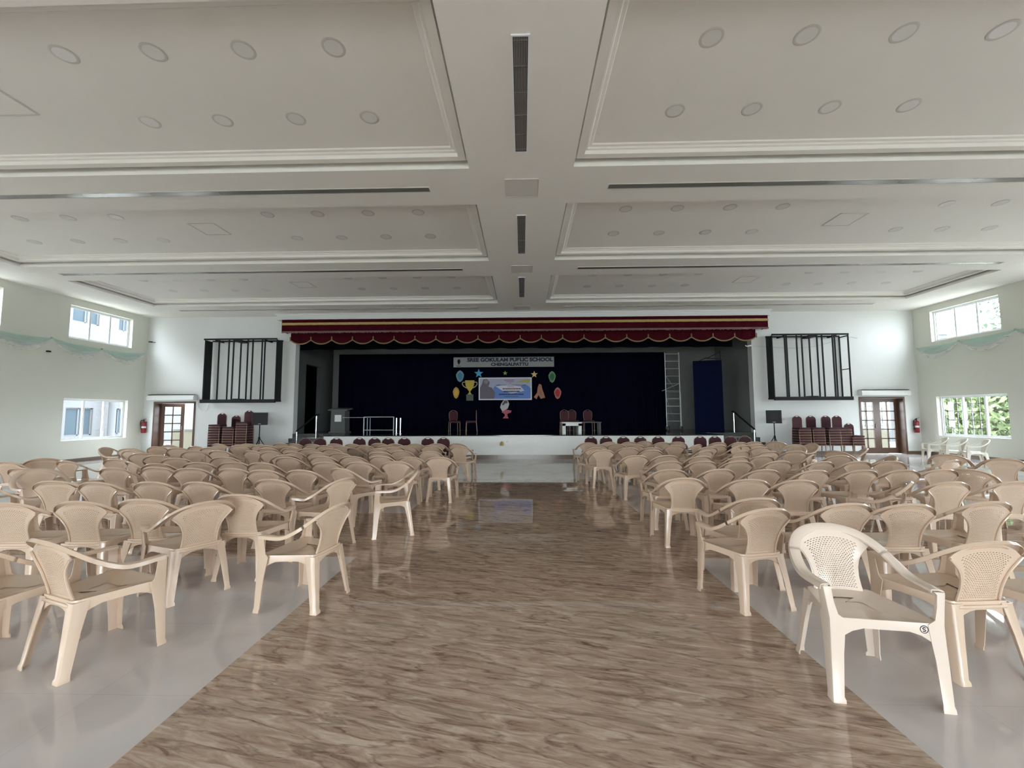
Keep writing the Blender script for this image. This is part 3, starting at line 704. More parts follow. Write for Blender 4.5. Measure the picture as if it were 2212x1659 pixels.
for i in range(441):
    x=sx0+18.73*i/440; z=scal(x); P.append([(x,YE-.125,z-.012),(x,YE-.125,z+.038)]); Q.append([(x,YE-.118,z-.012),(x,YE-.118,z+.038)])
q.grid(P); q.grid(Q)
for k in range(NSC+1): x=sx0+sw*k; q.box(x-.018,x+.018,YE-.135,YE-.112,4.60,4.78)
loc(q.build('gold_trim',M['trimgold'],t))
tag(cloth(G(),-9.27,8.6,4.31,5.4,YE+.36,.02,.7,260,2,bot=lambda x:4.32+.012*math.sin(x*5)).build('border_curtain',M['blackcloth'],smooth=60),'black border curtain hung behind the scalloped valance','curtain')
tag(cloth(G(),-8.72,6.72,SZ+.01,4.48,YC,.035,.52,520,5).build('stage_curtain',M['navy'],smooth=60),'navy backdrop curtain hanging in folds across the stage','curtain')
# lettering
def text(body,size,mt,parent,loc_,name='lettering',bold=.0,fit=1.0):
    c=bpy.data.curves.new(name,'FONT'); c.body=body; c.size=size; c.align_x='CENTER'; c.align_y='CENTER'; c.extrude=.003; c.offset=bold
    o=bpy.data.objects.new('tmp',c); COL.objects.link(o); bpy.context.view_layer.update()
    me=bpy.data.meshes.new_from_object(o.evaluated_get(bpy.context.evaluated_depsgraph_get())); bpy.data.objects.remove(o)
    me.name=name; me.materials.clear(); me.materials.append(mt)
    n=bpy.data.objects.new(name,me); COL.objects.link(n); n.parent=parent; n.location=loc_; n.rotation_euler=(PI/2,0,0); n.scale=(fit/(max(v.co.x for v in me.vertices)-min(v.co.x for v in me.vertices)),1,1); return n
YB_=YC-.09
t=thing('school_banner','long grey banner with the school name pinned high on the navy curtain','banner',(-.87,YB_,4.055))
q=G(); q.box(-2.36,2.36,-.006,.006,-.235,.235); q.build('sheet',M['vinyl'],t)
text('SREE GOKULAM PUBLIC SCHOOL',.235,M['ink'],t,(.29,-.008,.10),bold=.0115,fit=4.02)
text('CHENGALPATTU',.195,M['ink'],t,(.28,-.008,-.115),bold=.010,fit=1.75)
q=G(); q.lathe([(0,-.002),(.085,-.002),(.085,.0),(0,0)],20,(-2.11,-.008,.04),axis='y'); q.box(-2.15,-2.07,-.010,-.006,-.10,.14); q.box(-2.22,-2.0,-.010,-.006,-.19,-.16); q.build('crest',M['steelgrey'],t)
# the small printed poster
t=thing('event_poster','white bordered printed poster with a blue swirl, centre of the navy curtain','poster',(-.80,YB_,2.80))
q=G(); q.box(-1.24,1.24,-.006,.006,-.525,.525); q.build('sheet',M['paper'],t)
q=G(); q.box(-1.19,1.19,-.009,-.006,-.475,.475); q.build('print',flat('poster_lilac',(.42,.44,.58)),t)
q=G(); P=[(-.55,-.47)]+[(-.55+1.74*i/20,-.02+.22*math.sin(i*.45+.3)) for i in range(21)]+[(1.19,-.47)]
q.prism(P,-.0105,-.009); q.build('blue_swirl',flat('poster_blue',(.13,.24,.60)),t)
q=G(); q.prism([(-.45,.12),(-.1,-.12),(.45,-.2),(.9,-.1),(.75,.08),(.2,.2)],-.0112,-.009); q.build('cloud',flat('poster_white',(.66,.68,.76)),t)
q=G(); q.prism([(-1.18,-.47),(-.52,-.47),(-.46,-.2),(-.62,.05),(-.78,.10),(-.72,.3),(-.86,.46),(-1.02,.44),(-1.10,.2),(-1.18,.05)],-.0115,-.009); q.build('printed_figure',flat('poster_grey',(.16,.14,.17)),t)
q=G(); q.lathe([(0,-.002),(.10,-.002),(.10,0),(0,0)],18,(-.9,-.0125,.33),axis='y'); q.build('printed_face',flat('poster_face',(.30,.25,.25)),t)
rp=random.Random(2); q=G(); q2=G()
for z,x0,x1,h,w in ((.40,-.05,.42,.028,0),(.325,.05,.42,.022,0),(.255,.2,.28,.02,1),(.165,-.4,.95,.024,1),(.09,.1,.42,.02,0),(-.005,-.12,.72,.055,0),(-.13,-.1,.68,.06,1),(-.265,-.3,.85,.055,1),(-.37,-.05,.62,.022,1)):
    x=x0
    while x<x1:
        d=.022+rp.random()*.05*(h/.05); (q2 if w else q).box(x,min(x+d,x1),-.0145,-.0118,z-h/2,z+h/2); x+=d+.012
q.build('print_line',M['maroonink'],t); q2.build('print_line',M['ink'],t)
q=G(); q.prism([(.5,.30),(1.1,.27),(1.18,.45),(.95,.42),(.75,.38)],-.011,-.009); q.build('gold_flourish',flat('poster_gold',(.45,.40,.12)),t)
# paper cut-outs pinned to the curtain
def cut(name,label,cat,x,z,parts,group='paper cutouts on the curtain',rz=0):
    t=thing(name,label,cat,(x,YB_-.01,z),0,group); t.rotation_euler=(0,rz,0)
    for k,(pn,poly,m) in enumerate(parts):
        q=G(); q.prism(poly,-.006-.004*k,.0); q.build(pn,m,t)
    return t
def star(r,r2=.42,rot=PI/2): return [( (r if i%2==0 else r*r2)*math.cos(rot+PI*i/5),(r if i%2==0 else r*r2)*math.sin(rot+PI*i/5)) for i in range(10)]
def pxy(u,v):  # metres on the curtain plane, from offsets measured on the cut-outs
    return (u,v)
def badge(w,h): return [(0,h),(w*.62,h*.72),(w,.25*h),(w*.9,-.2*h),(w*.55,-.75*h),(0,-h),(-w*.55,-.75*h),(-w*.9,-.2*h),(-w,.25*h),(-w*.62,h*.72)]
cut('star','blue paper star above the left end of the poster','star',-2.04,3.52,[('star_sheet',star(.22),flat('star_blue',(.08,.40,.62)))])
cut('star','small green paper star above the poster','star',-.80,3.53,[('star_sheet',star(.115),flat('star_green',(.25,.42,.12)))])
cut('star','gold paper star at the top right corner of the poster','star',.56,3.46,[('star_sheet',star(.17),flat('star_gold',(.75,.58,.22)))])
cut('house_badge','pale blue paper badge left of the stars','badge',-2.92,3.40,[('border',badge(.19,.28),flat('badge_paleblue',(.22,.33,.38))),('shield',badge(.12,.19),flat('badge_blue',(.06,.24,.40)))])
cut('house_badge','orange paper badge left of the trophy','badge',-3.10,2.62,[('border',badge(.155,.28),flat('badge_orange',(.55,.32,.05))),('shield',badge(.10,.18),flat('badge_amber',(.62,.40,.08)))])
cut('house_badge','green paper badge at the upper right','badge',1.39,3.34,[('border',badge(.17,.28),flat('badge_palegreen',(.14,.28,.14))),('shield',badge(.115,.18),flat('badge_green',(.03,.13,.05)))])
cut('house_badge','red paper badge right of the praying hands','badge',1.64,2.58,[('border',badge(.17,.28),flat('badge_pink',(.42,.16,.14))),('shield',badge(.12,.19),flat('badge_red',(.36,.02,.02)))])
cup=[(-.22,.38),(.22,.38),(.20,.15),(.12,-.02),(.03,-.13),(.03,-.18),(.10,-.28),(-.10,-.28),(-.03,-.18),(-.03,-.13),(-.12,-.02),(-.20,.15)]
t=cut('trophy_cutout','yellow paper trophy left of the poster','trophy',-2.46,2.82,[('cup',cup,flat('trophy_yellow',(.55,.42,.06))),('plinth',[(-.16,-.28),(.17,-.28),(.17,-.57),(-.16,-.57)],flat('trophy_base',(.10,.12,.10)))])
for s in (-1,1):
    q=G(); q.tube([(s*.21,-.006,.30),(s*.33,-.006,.29),(s*.35,-.006,.20),(s*.28,-.006,.10),(s*.15,-.006,.02)],.022,6); q.build('handle',flat('trophy_handle',(.50,.46,.30)),t)
cut('praying_hands_cutout','brown paper cutout of joined hands right of the poster','cutout',.80,2.62,[('hand',[(-.02,.40),(.09,.36),(.13,.15),(.20,-.05),(.26,-.25),(.05,-.30),(-.05,-.12),(-.14,-.32),(-.27,-.22),(-.12,-.02),(-.08,.25)],flat('hand_brown',(.40,.17,.09))),('finger',[(.02,.15),(.12,-.05),(.10,-.2),(.03,-.12),(-.02,0)],flat('hand_shade',(.24,.16,.15)))])
cut('bowl_cutout','paper cutout of a white figure above a red bowl, below the poster','cutout',-.78,1.83,[('figure',[(-.06,.44),(.10,.42),(.17,.25),(.10,.05),(-.02,-.02),(-.14,-.12),(-.26,.10),(-.22,.25),(-.14,.38)],flat('cut_white',(.50,.48,.48))),('bowl',[(-.20,-.12),(0,.0),(.27,-.05),(.25,-.14),(.08,-.2),(.08,-.3),(.14,-.41),(-.14,-.41),(-.03,-.28),(-.06,-.2)],flat('cut_red',(.45,.10,.13))),('hair',[(-.05,.42),(.08,.40),(.09,.30),(-.02,.28),(-.1,.2),(-.18,.22)],flat('cut_dark',(.10,.08,.09)))])
# ------------------------------------------------------------------ black steel frames on the end wall
def led_frame(side):
    s=-1 if side=='left' else 1
    t=thing('screen_frame',f"empty black steel screen frame with thin vertical bars on the wall {side} of the stage",'frame',(s*11.2,YE,3.4),0,'steel screen frames')
    off=Vector((-s*11.2,-YE,-3.4))
    def B(name,*bars):
        q=G()
        for a,b,w,h in bars: q.bar(Vector(a)+off,Vector(b)+off,w,h)
        return q.build(name,M['black'],t)
    def X(x0,x1,y0,y1,z0,z1,name):
        q=G(); q.box(x0+off.x,x1+off.x,y0+off.y,y1+off.y,z0+off.z,z1+off.z); return q.build(name,M['black'],t)
    yf=16.22; yb=16.66
    if side=='left': xo,xi=-12.72,-9.80; bars=[-12.12,-11.72,-11.53,-11.23,-10.95,-10.75,-10.37,-10.26]
    else: xo,xi=12.57,9.70; bars=[10.16,10.23,10.615,10.81,11.095,11.39,11.58,11.98,12.06]
    a,b=min(xo,xi),max(xo,xi)
    X(a-.02,b+.02,yf-.03,yf+.03,4.61,4.67,'top_rail'); X(a-.04,b+.03,yf-.06,yf+.04,2.09,2.225,'bottom_rail')
    X(a,b,yb-.03,yb+.03,4.61,4.66,'top_rail'); X(a,b,yb-.03,yb+.03,2.14,2.20,'bottom_rail')
    pl=(xi,)+((xo,) if side=='left' else ())
    for x in pl: X(x-.02,x+.02,yf+.03,yb-.03,2.16,4.61,'side_plate')
    if side=='right':
        X(xo-.02,xo+.02,yf-.02,yf+.02,2.2,4.61,'side_post'); X(xo-.02,xo+.02,yb-.02,yb+.02,2.2,4.61,'side_post')
        X(xo-.015,xo+.015,yf,yb,3.28,3.31,'cross_bar'); X(xo-.015,xo+.015,yf,yb,4.56,4.6,'cross_bar')
    for x in bars: X(x-.021,x+.021,yf-.02,yf+.02,2.2,4.62,'bar')
    m=(a+b)/2+.1*s
    X(m-.13,m+.13,yf,yb,4.54,4.61,'bracket'); X(m-.13,m+.1,yf,yb,2.2,2.26,'bracket')
    for x in (a+.45,b-.45): X(x-.03,x+.03,yf,yb,4.56,4.61,'bracket')
    return t
led_frame('left'); led_frame('right')
# ------------------------------------------------------------------ air curtains over the doors
for side,x0,x1,z in (('left',-15.2,-13.27,2.22),('right',13.17,15.02,2.27)):
    t=thing('air_curtain',f"white air curtain unit above the {side} door",'air curtain',((x0+x1)/2,YE,z),0,'air curtains above the doors'); h=(x1-x0)/2
    q=G(); pr=[(0,0),(-.20,.0),(-.235,.03),(-.24,.12),(-.21,.19),(-.14,.225),(0,.225)]
    n=len(pr); q.add([(x,y,zz) for x in (-h,h) for y,zz in pr],[tuple(range(n))[::-1],tuple(range(n,2*n))]+[(i,(i+1)%n,n+(i+1)%n,n+i) for i in range(n)])
    q.build('casing',M['ledge'],t,smooth=35)
    q=G(); q.box(-h+.02,h-.02,-.20,-.03,.224,.236); q.build('intake_grille',M['black'],t)
    q=G(); q.box(-h+.05,h-.05,-.17,-.09,-.006,.002); q.build('outlet_slot',M['vent'],t)
# cable loop under the left unit
q=G(); q.tube(crom([(-13.24,YE-.02,2.25),(-13.2,YE-.02,1.95),(-13.0,YE-.02,1.76),(-12.85,YE-.02,1.82),(-12.76,YE-.03,2.1)],6),.011,6)
tag(q.build('power_cable',M['ledge'],smooth=60),'thin white cable looping from the left air curtain to the frame','cable')
# fire extinguishers
for side,x,z in (('left',-15.40,.90),('right',15.26,.83)):
    t=thing('fire_extinguisher',f"red fire extinguisher hung on the end wall beside the {side} door",'fire extinguisher',(x if side=='right' else -15.36,YE-.10,z),0,'fire extinguishers')
    q=G(); q.lathe([(0,0),(.072,0),(.08,.015),(.08,.40),(.07,.44),(.035,.47),(.028,.48),(.028,.50),(0,.50)],20); q.build('cylinder',M['red'],t,smooth=40)
    q=G(); q.lathe([(0,.50),(.024,.50),(.024,.54),(0,.54)],12); q.bar((-.02,0,.545),(.10,-.02,.575),.018,.01); q.bar((-.02,0,.535),(.095,-.01,.515),.016,.008); q.build('valve',M['black'],t)
    q=G(); q.tube(crom([(0,-.02,.52),(-.09,-.03,.50),(-.125,-.02,.38),(-.10,-.02,.2),(-.088,-.01,.12)],6),.011,6); q.build('hose',M['black'],t,smooth=60)
    q=G(); q.lathe([(.0802,.20),(.0812,.20),(.0812,.27),(.0802,.27)],20); q.build('label_band',M['paper'],t)
    q=G(); q.box(-.03,.03,.07,.10,.10,.46); q.build('bracket',M['black'],t)
# ------------------------------------------------------------------ loudspeakers on tripods
for side,x,y,z,h,w in (('left',-10.2,16.0,1.22,.48,.52),('right',9.47,16.0,1.22,.49,.50)):
    t=thing('speaker_stand',f"black tripod stand under the {side} loudspeaker",'stand',(x,y,0),0,'speaker stands')
    q=G(); q.tube([(0,0,.30),(0,0,1.24)],.019,10); q.build('pole',M['black'],t,smooth=40)
    q=G(); q.lathe([(0,.66),(.034,.66),(.036,.69),(.036,.74),(.03,.76),(0,.76)],12); q.build('collar',M['black'],t,smooth=40)
    for k in range(3):
        a=2*PI*k/3+.5; q=G(); q.tube([(.02*math.cos(a),.02*math.sin(a),.70),(.42*math.cos(a),.42*math.sin(a),.02)],.013,8); q.tube([(0,0,.36),(.21*math.cos(a),.21*math.sin(a),.365)],.009,6); l=q.build('leg',M['black'],t,smooth=40)
        q=G(); q.lathe([(0,0),(.022,0),(.022,.04),(0,.04)],10,(.42*math.cos(a),.42*math.sin(a),0)); q.build('rubber_foot',M['blackp'],l)
    t=thing('loudspeaker',f"black boxy loudspeaker on its stand beside the {side} chair stacks",'loudspeaker',(x,y,z),.5 if side=='left' else -.5,'loudspeakers')
    q=G(); q.bbox(-w/2,w/2,-.17,.19,0,h,.015); q.build('cabinet',M['blackp'],t)
    q=G(); q.bbox(-w/2+.02,w/2-.02,-.182,-.168,.02,h-.02,.006); q.build('front_grille',M['grille'],t)
    q=G(); q.box(-.045,.045,-.186,-.181,.04,.056); q.build('badge',M['alu'],t)
# ------------------------------------------------------------------ on the stage
def at(t): return t
t=thing('lectern','grey wooden lectern with a white notice on its front, left of the stage','lectern',(-7.75,17.6,SZ))
q=G(); n=4; vs=[(x*a,y*b,z) for z,a,b in ((0,.31,.24),(.92,.29,.24)) for x,y in ((-1,-1),(1,-1),(1,1),(-1,1))]
q.add(vs,[(3,2,1,0),(4,5,6,7),(0,1,5,4),(1,2,6,5),(2,3,7,6),(3,0,4,7)]); q.build('body',M['steelgrey'],t)
q=G(); q.add([(x,y,z+(y+.3)*.12) for z in (.92,.985) for x,y in ((-.4,-.3),(.4,-.3),(.4,.3),(-.4,.3))],[(3,2,1,0),(4,5,6,7),(0,1,5,4),(1,2,6,5),(2,3,7,6),(3,0,4,7)]); q.build('sloping_top',M['steelgrey'],t)
q=G(); q.bbox(-.13,.15,-.253,-.243,.47,.75,.004); q.build('notice',M['paper'],t)
q=G(); q.box(-.36,.36,-.29,.29,0,.05); q.build('plinth',M['steelgrey'],t)
def rail(name,lab,cat,loc_,bars,posts,m):
    t=thing(name,lab,cat,loc_)
    for a,b,r in bars:
        q=G(); q.tube([a,b],r,8); q.build('rail',m,t,smooth=40)
    for a,b,r in posts:
        q=G(); q.tube([a,b],r,8); q.build('post',m,t,smooth=40)
    return t
rail('steel_barrier','low polished steel barrier frame standing beside the lectern','barrier',(-5.75,16.6,SZ),[((-.6,0,.66),(.6,0,.66),.018),((-.6,0,.14),(.6,0,.14),.014),((-1.6,.3,.64),(-.62,.3,.64),.012)],[((-.6,0,0),(-.6,0,.66),.018),((.6,0,0),(.6,0,.66),.020),((-.5,.1,0),(-.5,.1,.62),.014),((-.42,.2,0),(-.42,.2,.62),.012)],M['alu'])
for k,x in enumerate((-5.02,-4.86)):
    t=thing('steel_post',f"short polished steel post on stage right of the barrier, {['nearer to it','farther from it'][k]}",'post',(x,16.55,SZ),0,'steel posts on stage')
    q=G(); q.tube([(0,0,.02),(0,0,.62)],.028,10); q.build('tube',M['chrome'],t,smooth=40); q=G(); q.lathe([(0,0),(.06,0),(.06,.015),(.03,.02),(0,.02)],14); q.build('base_plate',M['chrome'],t)
# hand rails of the steps
t=rail('handrail','dark stair handrail on steel posts at the right stage steps','handrail',(0,0,0),[],[((8.58,17.2,SZ),(8.58,17.2,1.62),.022),((8.42,15.45,.17),(8.42,15.45,1.00),.022)],M['chrome'])
q=G(); q.tube([(8.60,17.35,1.68),(8.57,17.15,1.66),(8.42,15.42,1.02)],.032,10); q.build('hand_grip',M['black'],t,smooth=50)
t=rail('handrail','dark stair handrail on steel posts at the left stage steps','handrail',(0,0,0),[],[((-8.28,16.6,.62),(-8.28,16.6,1.56),.022),((-8.46,15.5,.17),(-8.46,15.5,.97),.022)],M['chrome'])
q=G(); q.tube([(-8.26,16.75,1.62),(-8.28,16.6,1.60),(-8.46,15.47,.99)],.030,10); q.build('hand_grip',M['black'],t,smooth=50)
# tables
t=thing('low_table','low white table on stage with solid side legs','table',(1.88,16.2,SZ))
q=G(); q.bbox(-.38,.38,-.27,.27,.39,.44,.006); q.build('tabletop',M['tablewhite'],t)
q=G(); q.box(-.36,.36,-.25,-.22,.30,.39); q.build('apron',M['tablewhite'],t)
for s in (-1,1):
    q=G(); q.box(min(s*.36,s*.24),max(s*.36,s*.24),-.25,.25,0,.39); q.build('leg',M['tablewhite'],t)
t=thing('low_table','long low grey table on stage behind the white table','table',(2.55,16.75,SZ))
q=G(); q.bbox(-.55,.55,-.25,.25,.40,.44,.006); q.build('tabletop',M['steelgrey'],t)
for sx in (-1,1):
    for sy in (-1,1): q=G(); q.box(sx*.49-.035,sx*.49+.035,sy*.2-.03,sy*.2+.03,0,.4); q.build('leg',M['steelgrey'],t)
# scaffold tower
t=thing('scaffold_tower','wheeled aluminium scaffold tower standing before the curtain edge','scaffold',(6.72,18.75,SZ))
H=3.5
for sx in (-.31,.31):
    q=G(); q.tube([(sx,0,.14),(sx,0,H)],.026,8); q.build('upright',M['alu'],t,smooth=40)
    q=G(); q.tube([(sx*1.0+.42,1.05,.14),(sx*1.0+.42,1.05,1.75 if sx>0 else 2.0)],.024,8); q.build('upright',M['alu'],t,smooth=40)
for k in range(10):
    z=.42+k*.335; q=G(); q.tube([(-.31,0,z),(.31,0,z)],.018,8); q.build('rung',M['alu'],t,smooth=40)
for k in range(5):
    z=.42+k*.335; q=G(); q.tube([(.11,1.05,z),(.73,1.05,z)],.018,8); q.build('rung',M['alu'],t,smooth=40)
for a,b in (((-.29,.02,1.42),(.30,.95,.62)),((-.29,.02,2.43),(.30,.6,1.9)),((.30,.02,2.1),(-.28,.6,1.8)),((.31,0,.42),(.73,1.05,.42)),((.31,0,2.23),(.73,1.05,2.02)),((.31,0,1.95),(.45,.35,2.2)),((-.31,0,.42),(.11,1.05,.42)),((.31,0,.2),(.45,.35,.42))):
    q=G(); q.tube([a,b],.018,8); q.build('brace',M['alu'],t,smooth=40)
for sx,sy in ((-.31,0),(.31,0),(.11,1.05),(.73,1.05)):
    q=G(); q.lathe([(.03,-.028),(.095,-.028),(.105,-.015),(.105,.015),(.095,.028),(.03,.028)],20,(sx,sy,.105),axis='x'); w=q.build('castor',M['steelgrey'],t,smooth=40)
    q=G(); q.box(sx-.04,sx-.03,sy-.03,sy+.03,.09,.22); q.box(sx+.03,sx+.04,sy-.03,sy+.03,.09,.22); q.box(sx-.04,sx+.04,sy-.03,sy+.03,.20,.22); q.build('fork',M['alu'],w)
# blue flat and its bracket
t=thing('stage_flat','tall blue cloth covered flat standing right of the scaffold','stage flat',(7.88,17.85,SZ),math.radians(-14))
q=G(); q.bbox(-.56,.56,-.05,.05,0,3.0,.01); q.build('panel',M['blue'],t)
q=G()
for a,b in (((-.35,.02,2.98),(.0,.02,3.14)),((-.1,.02,3.12),(.5,.02,3.06)),((.0,.02,3.1),(.52,.02,3.36)),((.53,.02,2.98),(.53,.02,3.42))): q.tube([a,b],.014,6)
q.build('top_bracket',M['black'],t)
q=G(); q.bar((.3,.05,2.2),(.45,.7,.03),.03); q.build('back_stay',M['black'],t)
# small fittings
q=G(); q.lathe([(0,-.02),(.05,-.02),(.065,.03),(.045,.09),(.02,.13),(0,.13)],14,(-.745,YS-.05,.50)); tag(q.build('brass_bell',M['goldcloth'],smooth=40),'small brass coloured ornament on the white stage front','ornament')
q=G(); q.box(-.60,-.52,YS-.012,YS,.60,.63); tag(q.build('wall_socket',M['alu']),'tiny grey socket plate on the white stage front','socket')
q=G(); q.bar((-15.30,YE-.02,4.64),(-15.30,YE-.16,4.62),.05,.045); q.bar((-15.22,YE,4.63),(-15.22,YE-.12,4.61),.10,.02); tag(q.build('wall_camera',M['black']),'small dark wall camera high beside the left corner','camera')
q=G(); q.bar((-XW,13.09,3.70),(-XW+.12,13.09,3.69),.05,.05); tag(q.build('wall_hook',M['black']),'small black hook on the left wall below the net swags','hook')
q=G(); q.bar((9.15,YE-.02,4.30),(8.98,YE-.02,4.27),.03,.05); q.bar((8.98,YE-.02,4.25),(8.90,YE-.02,4.30),.02,.02); tag(q.build('wall_hook',M['ledge']),'small white bracket on the right edge of the stage opening','hook')
q=G(); q.tube(crom([(9.2,YE-.01,4.28),(10.3,YE-.012,4.2),(11.2,YE-.012,4.19),(12.0,YE-.012,4.33),(12.9,YE-.012,4.60),(13.3,YE-.012,4.55)],5),.007,5); tag(q.build('power_cable',M['alu']),'thin grey cable across the wall behind the right screen frame','cable')
# ------------------------------------------------------------------ net swags on the side walls
def swags(s,pts,side):
    for k,(a,b) in enumerate(zip(pts,pts[1:])):
        t=thing('net_swag',f"mint and white net swag on the {side} wall, {ORD[k+1]} from the end wall",'swag',(s*(XW-.06),(a[0]+b[0])/2,a[1]),0,'net swags on the side walls')
        o=Vector((s*(XW-.06),(a[0]+b[0])/2,a[1]))
        for nm,d0,d1,mt,yo in (('green_net',.04,.33,M['mint'],.055),('white_net',.22,.50,M['net'],.085)):
            P=[]
            for i in range(25):
                u=i/24; f=1-(2*u-1)**2
                y=a[0]+(b[0]-a[0])*u; zl=a[1]+(b[1]-a[1])*u
                r=[]
                for j in range(7):
                    v=j/6; z=zl-(d0+(d1-d0)*v)*f-.02*v
                    w=.035*math.sin(v*9+u*3)*f
                    r.append(Vector((s*(XW-.045-yo*f-abs(w)),y,z))-o)
                P.append(r)
            q=G(); q.grid(P); q.build(nm,mt,t,smooth=80)
        q=G(); q.lathe([(0,-.03),(.03,-.03),(.03,.03),(0,.03)],8,Vector((s*(XW-.045),b[0],b[1]))-o); q.build('knot',M['mint'],t)
swags(-1,[(16.57,4.15),(14.81,4.04),(13.16,4.15),(11.5,4.12),(9.85,4.12)],'left')
swags(1,[(16.6,4.13),(15.0,4.13),(13.28,4.18),(11.6,4.12)],'right')
# ------------------------------------------------------------------ outside
g=G(); g.box(-70,70,-40,60,-.4,-.25); struct(g.build('ground',M['ground']),'pale paved ground outside the hall','ground')
def building():
    t=thing('neighbour_building','pale neighbouring building with bluish windows seen through the left windows','building',(-24,14,0))
    ox,oy=-24,14
    q=G(); wx=-24
    holes=[(y,y+w,z,z+1.5) for y,w in ((12.2,1.4),(15.6,1.4),(18.2,.8),(21.35,1.4),(23.9,.75)) for z in (.55,6.7)]
    wallgrid(q,2,34,-.3,9,holes,lambda a,b,c,d:(wx-.25-ox,wx-ox,a-oy,b-oy,c,d)); q.box(-12,-.25,-12,20,-.3,9); q.build('wall',M['extwall'],t)
    for y0,y1,z0,z1 in holes:
        f=G(); 
        for a in ((y0,y1,z0,z0+.06),(y0,y1,z1-.06,z1),(y0,y0+.06,z0,z1),(y1-.06,y1,z0,z1),((y0+y1)/2-.03,(y0+y1)/2+.03,z0,z1)): f.box(wx-.15-ox,wx-.08-ox,a[0]-oy,a[1]-oy,a[2],a[3])
        fo=f.build('window_frame',M['extwall'],t); f=G(); f.box(wx-.14-ox,wx-.12-ox,y0+.05-oy,y1-.05-oy,z0+.05,z1-.05); f.build('window_pane',M['extwin'],fo)
    for y in (14.6,23.35): q=G(); q.lathe([(0,-.3),(.2,-.3),(.22,0),(.17,.1),(.17,2.6),(.24,2.8),(0,2.8)],16,(.5,y-oy,0)); q.build('column',M['extwall'],t,smooth=40)
building()
def tree(x,y,h,r,seed,label,mt):
    rd=random.Random(seed); t=thing('garden_tree',label,'tree',(x,y,-.25),0,'trees outside the right windows')
    q=G(); q.tube([(0,0,0),(.1,.05,h*.3),(-.05,.1,h*.6),(.05,0,h*.85)],[.16,.13,.09,.03],8); 
    for k in range(7):
        a=rd.random()*6.28; z=h*(.3+.08*k); q.tube([(0,0,z),(r*.6*math.cos(a),r*.6*math.sin(a),z+h*.15)],[.05,.015],5)
    q.build('trunk',M['bark'],t)
    q=G()
    for k in range(2600):
        while True:
            p=Vector((rd.uniform(-1,1),rd.uniform(-1,1),rd.uniform(-1,1)))
            if .25<p.length<1: break
        p=Vector((p.x*r,p.y*r,h*.55+p.z*h*.47)); n=Vector((rd.gauss(0,1),rd.gauss(0,1),rd.gauss(0,1))).normalized(); a=n.orthogonal().normalized(); b=n.cross(a); l=.10+rd.random()*.12; w=l*.45
        q.add([p-a*l,p+b*w+n*.02,p+a*l,p-b*w+n*.02],[(0,1,2,3)])
    q.build('foliage',mt,t)
tree(20.2,18.4,3.7,1.6,1,'bright leafy tree outside the low right window, nearer the entrance',M['leaf'])
tree(21.7,21.8,3.9,1.6,2,'bright leafy tree outside the low right window, toward the end wall',M['leaf'])
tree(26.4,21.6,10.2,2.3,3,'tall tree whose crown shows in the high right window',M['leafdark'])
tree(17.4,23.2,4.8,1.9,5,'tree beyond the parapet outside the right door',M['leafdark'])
for nm,x0,x1,lab in (('left',-16.6,-11.8,'cream parapet wall outside the open left door'),('right',11.8,16.6,'cream parapet wall outside the right door')):
    t=thing('parapet_wall',lab,'parapet',((x0+x1)/2,19.6,-.25)); h=(x1-x0)/2
    q=G(); q.box(-h,h,-.1,.1,0,1.15); q.build('wall',M['extcream'],t); q=G(); q.box(-h,h,-.14,.14,1.15,1.22); q.build('coping',M['extwall'],t)
t=thing('boundary_wall','tall pale wall added beyond the right door to cover bright sky','wall',(19,28,-.25))  # added wall, keeps glaring sky from washing out the door bars
q=G(); q.box(-9,9,-.15,.15,0,7); q.build('wall',M['extwall'],t); q=G(); q.box(-9,9,-.2,.2,7,7.12); q.build('coping',M['extwall'],t)
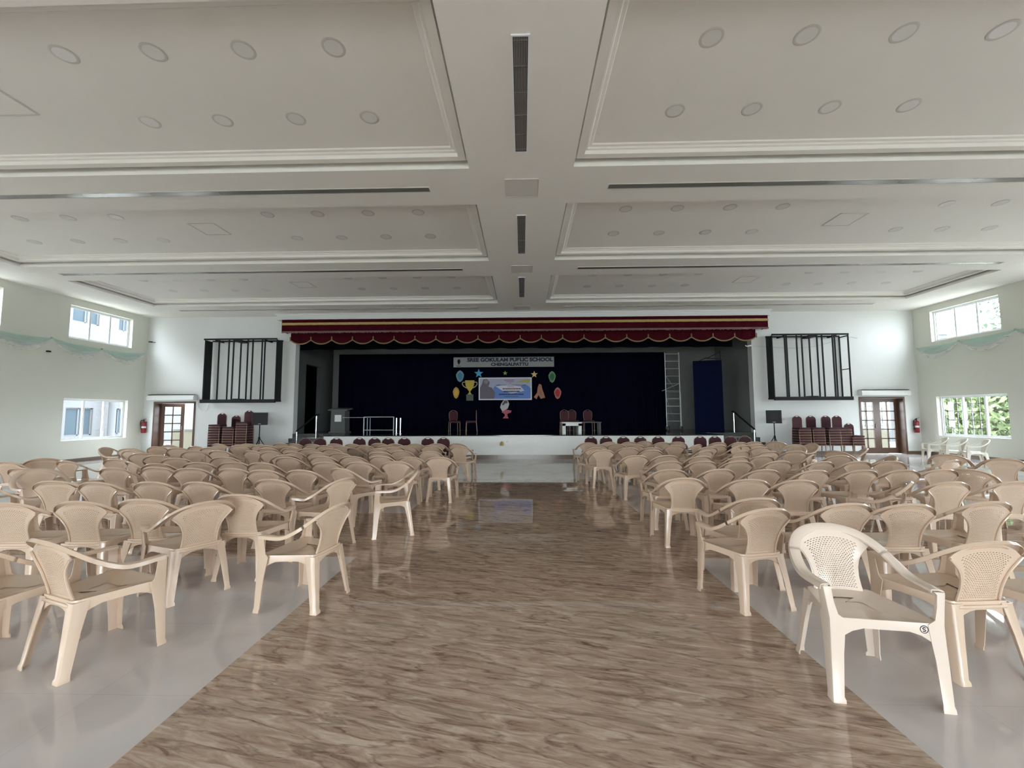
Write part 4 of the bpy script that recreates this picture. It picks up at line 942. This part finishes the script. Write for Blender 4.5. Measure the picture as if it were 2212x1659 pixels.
# ------------------------------------------------------------------ daylight
W=bpy.data.worlds.new('sky'); SC.world=W; W.use_nodes=True; nt=W.node_tree; bg=nt.nodes['Background']
SKY=20.0
bg.inputs[0].default_value=(.82,.925,1.0,1); bg.inputs[1].default_value=SKY
def portal(loc_,nrm,sx,sy):
    l=bpy.data.lights.new('sky_portal','AREA'); l.shape='RECTANGLE'; l.size=sx; l.size_y=sy; l.cycles.is_portal=True
    o=bpy.data.objects.new('sky_portal',l); COL.objects.link(o); o.location=loc_
    n=Vector(nrm); o.rotation_euler=n.to_track_quat('-Z','Y').to_euler(); return o
def vsize(sy,sz): return (sy,sz)
for s in (-1,1):
    for a,b in BAYS:
        for z0,z1 in (LO,HI):
            o=portal((s*(XW+.26),(a+b)/2,(z0+z1)/2),(-s,0,0),z1-z0,b-a)
            o.rotation_euler=Matrix(((0,0,s),(0,1,0),(-s,0,0))).to_euler(); 
for x0,x1,z0,z1 in bh:
    o=portal(((x0+x1)/2,YB-.27,(z0+z1)/2),(0,1,0),x1-x0,z1-z0)
    o.rotation_euler=(PI/2,0,PI)
for d in (DL,DR):
    o=portal(((d[0]+d[1])/2,YE+.36,d[2]/2),(0,-1,0),d[1]-d[0],d[2]); o.rotation_euler=(-PI/2,0,0)
# ------------------------------------------------------------------ camera
cam=bpy.data.cameras.new('camera'); co=bpy.data.objects.new('camera',cam); COL.objects.link(co); SC.camera=co
cam.sensor_fit='HORIZONTAL'; cam.sensor_width=36; cam.lens=900/2212*36; cam.clip_start=.05; cam.clip_end=300
P_,YW,R_=.0755,.0248,-.0038
cp,sp,cy,sy=math.cos(P_),math.sin(P_),math.cos(YW),math.sin(YW)
fw=Vector((-sy*cp,cy*cp,sp)); rt=Vector((cy,sy,0)); up=rt.cross(fw)
r2=rt*math.cos(R_)+up*math.sin(R_); u2=-rt*math.sin(R_)+up*math.cos(R_)
mw=Matrix((r2,u2,-fw)).transposed().to_4x4(); mw.translation=(0,0,1.55); co.matrix_world=mw
SC.view_settings.view_transform='Standard'; SC.view_settings.look='None'; SC.view_settings.gamma=1; SC.view_settings.use_curve_mapping=False
SC.view_settings.exposure=.14
cy_=SC.cycles; cy_.use_denoising=True; cy_.max_bounces=8; cy_.diffuse_bounces=5; cy_.glossy_bounces=4; cy_.transmission_bounces=4; cy_.transparent_max_bounces=12
cy_.caustics_reflective=False; cy_.caustics_refractive=False; cy_.sample_clamp_indirect=6
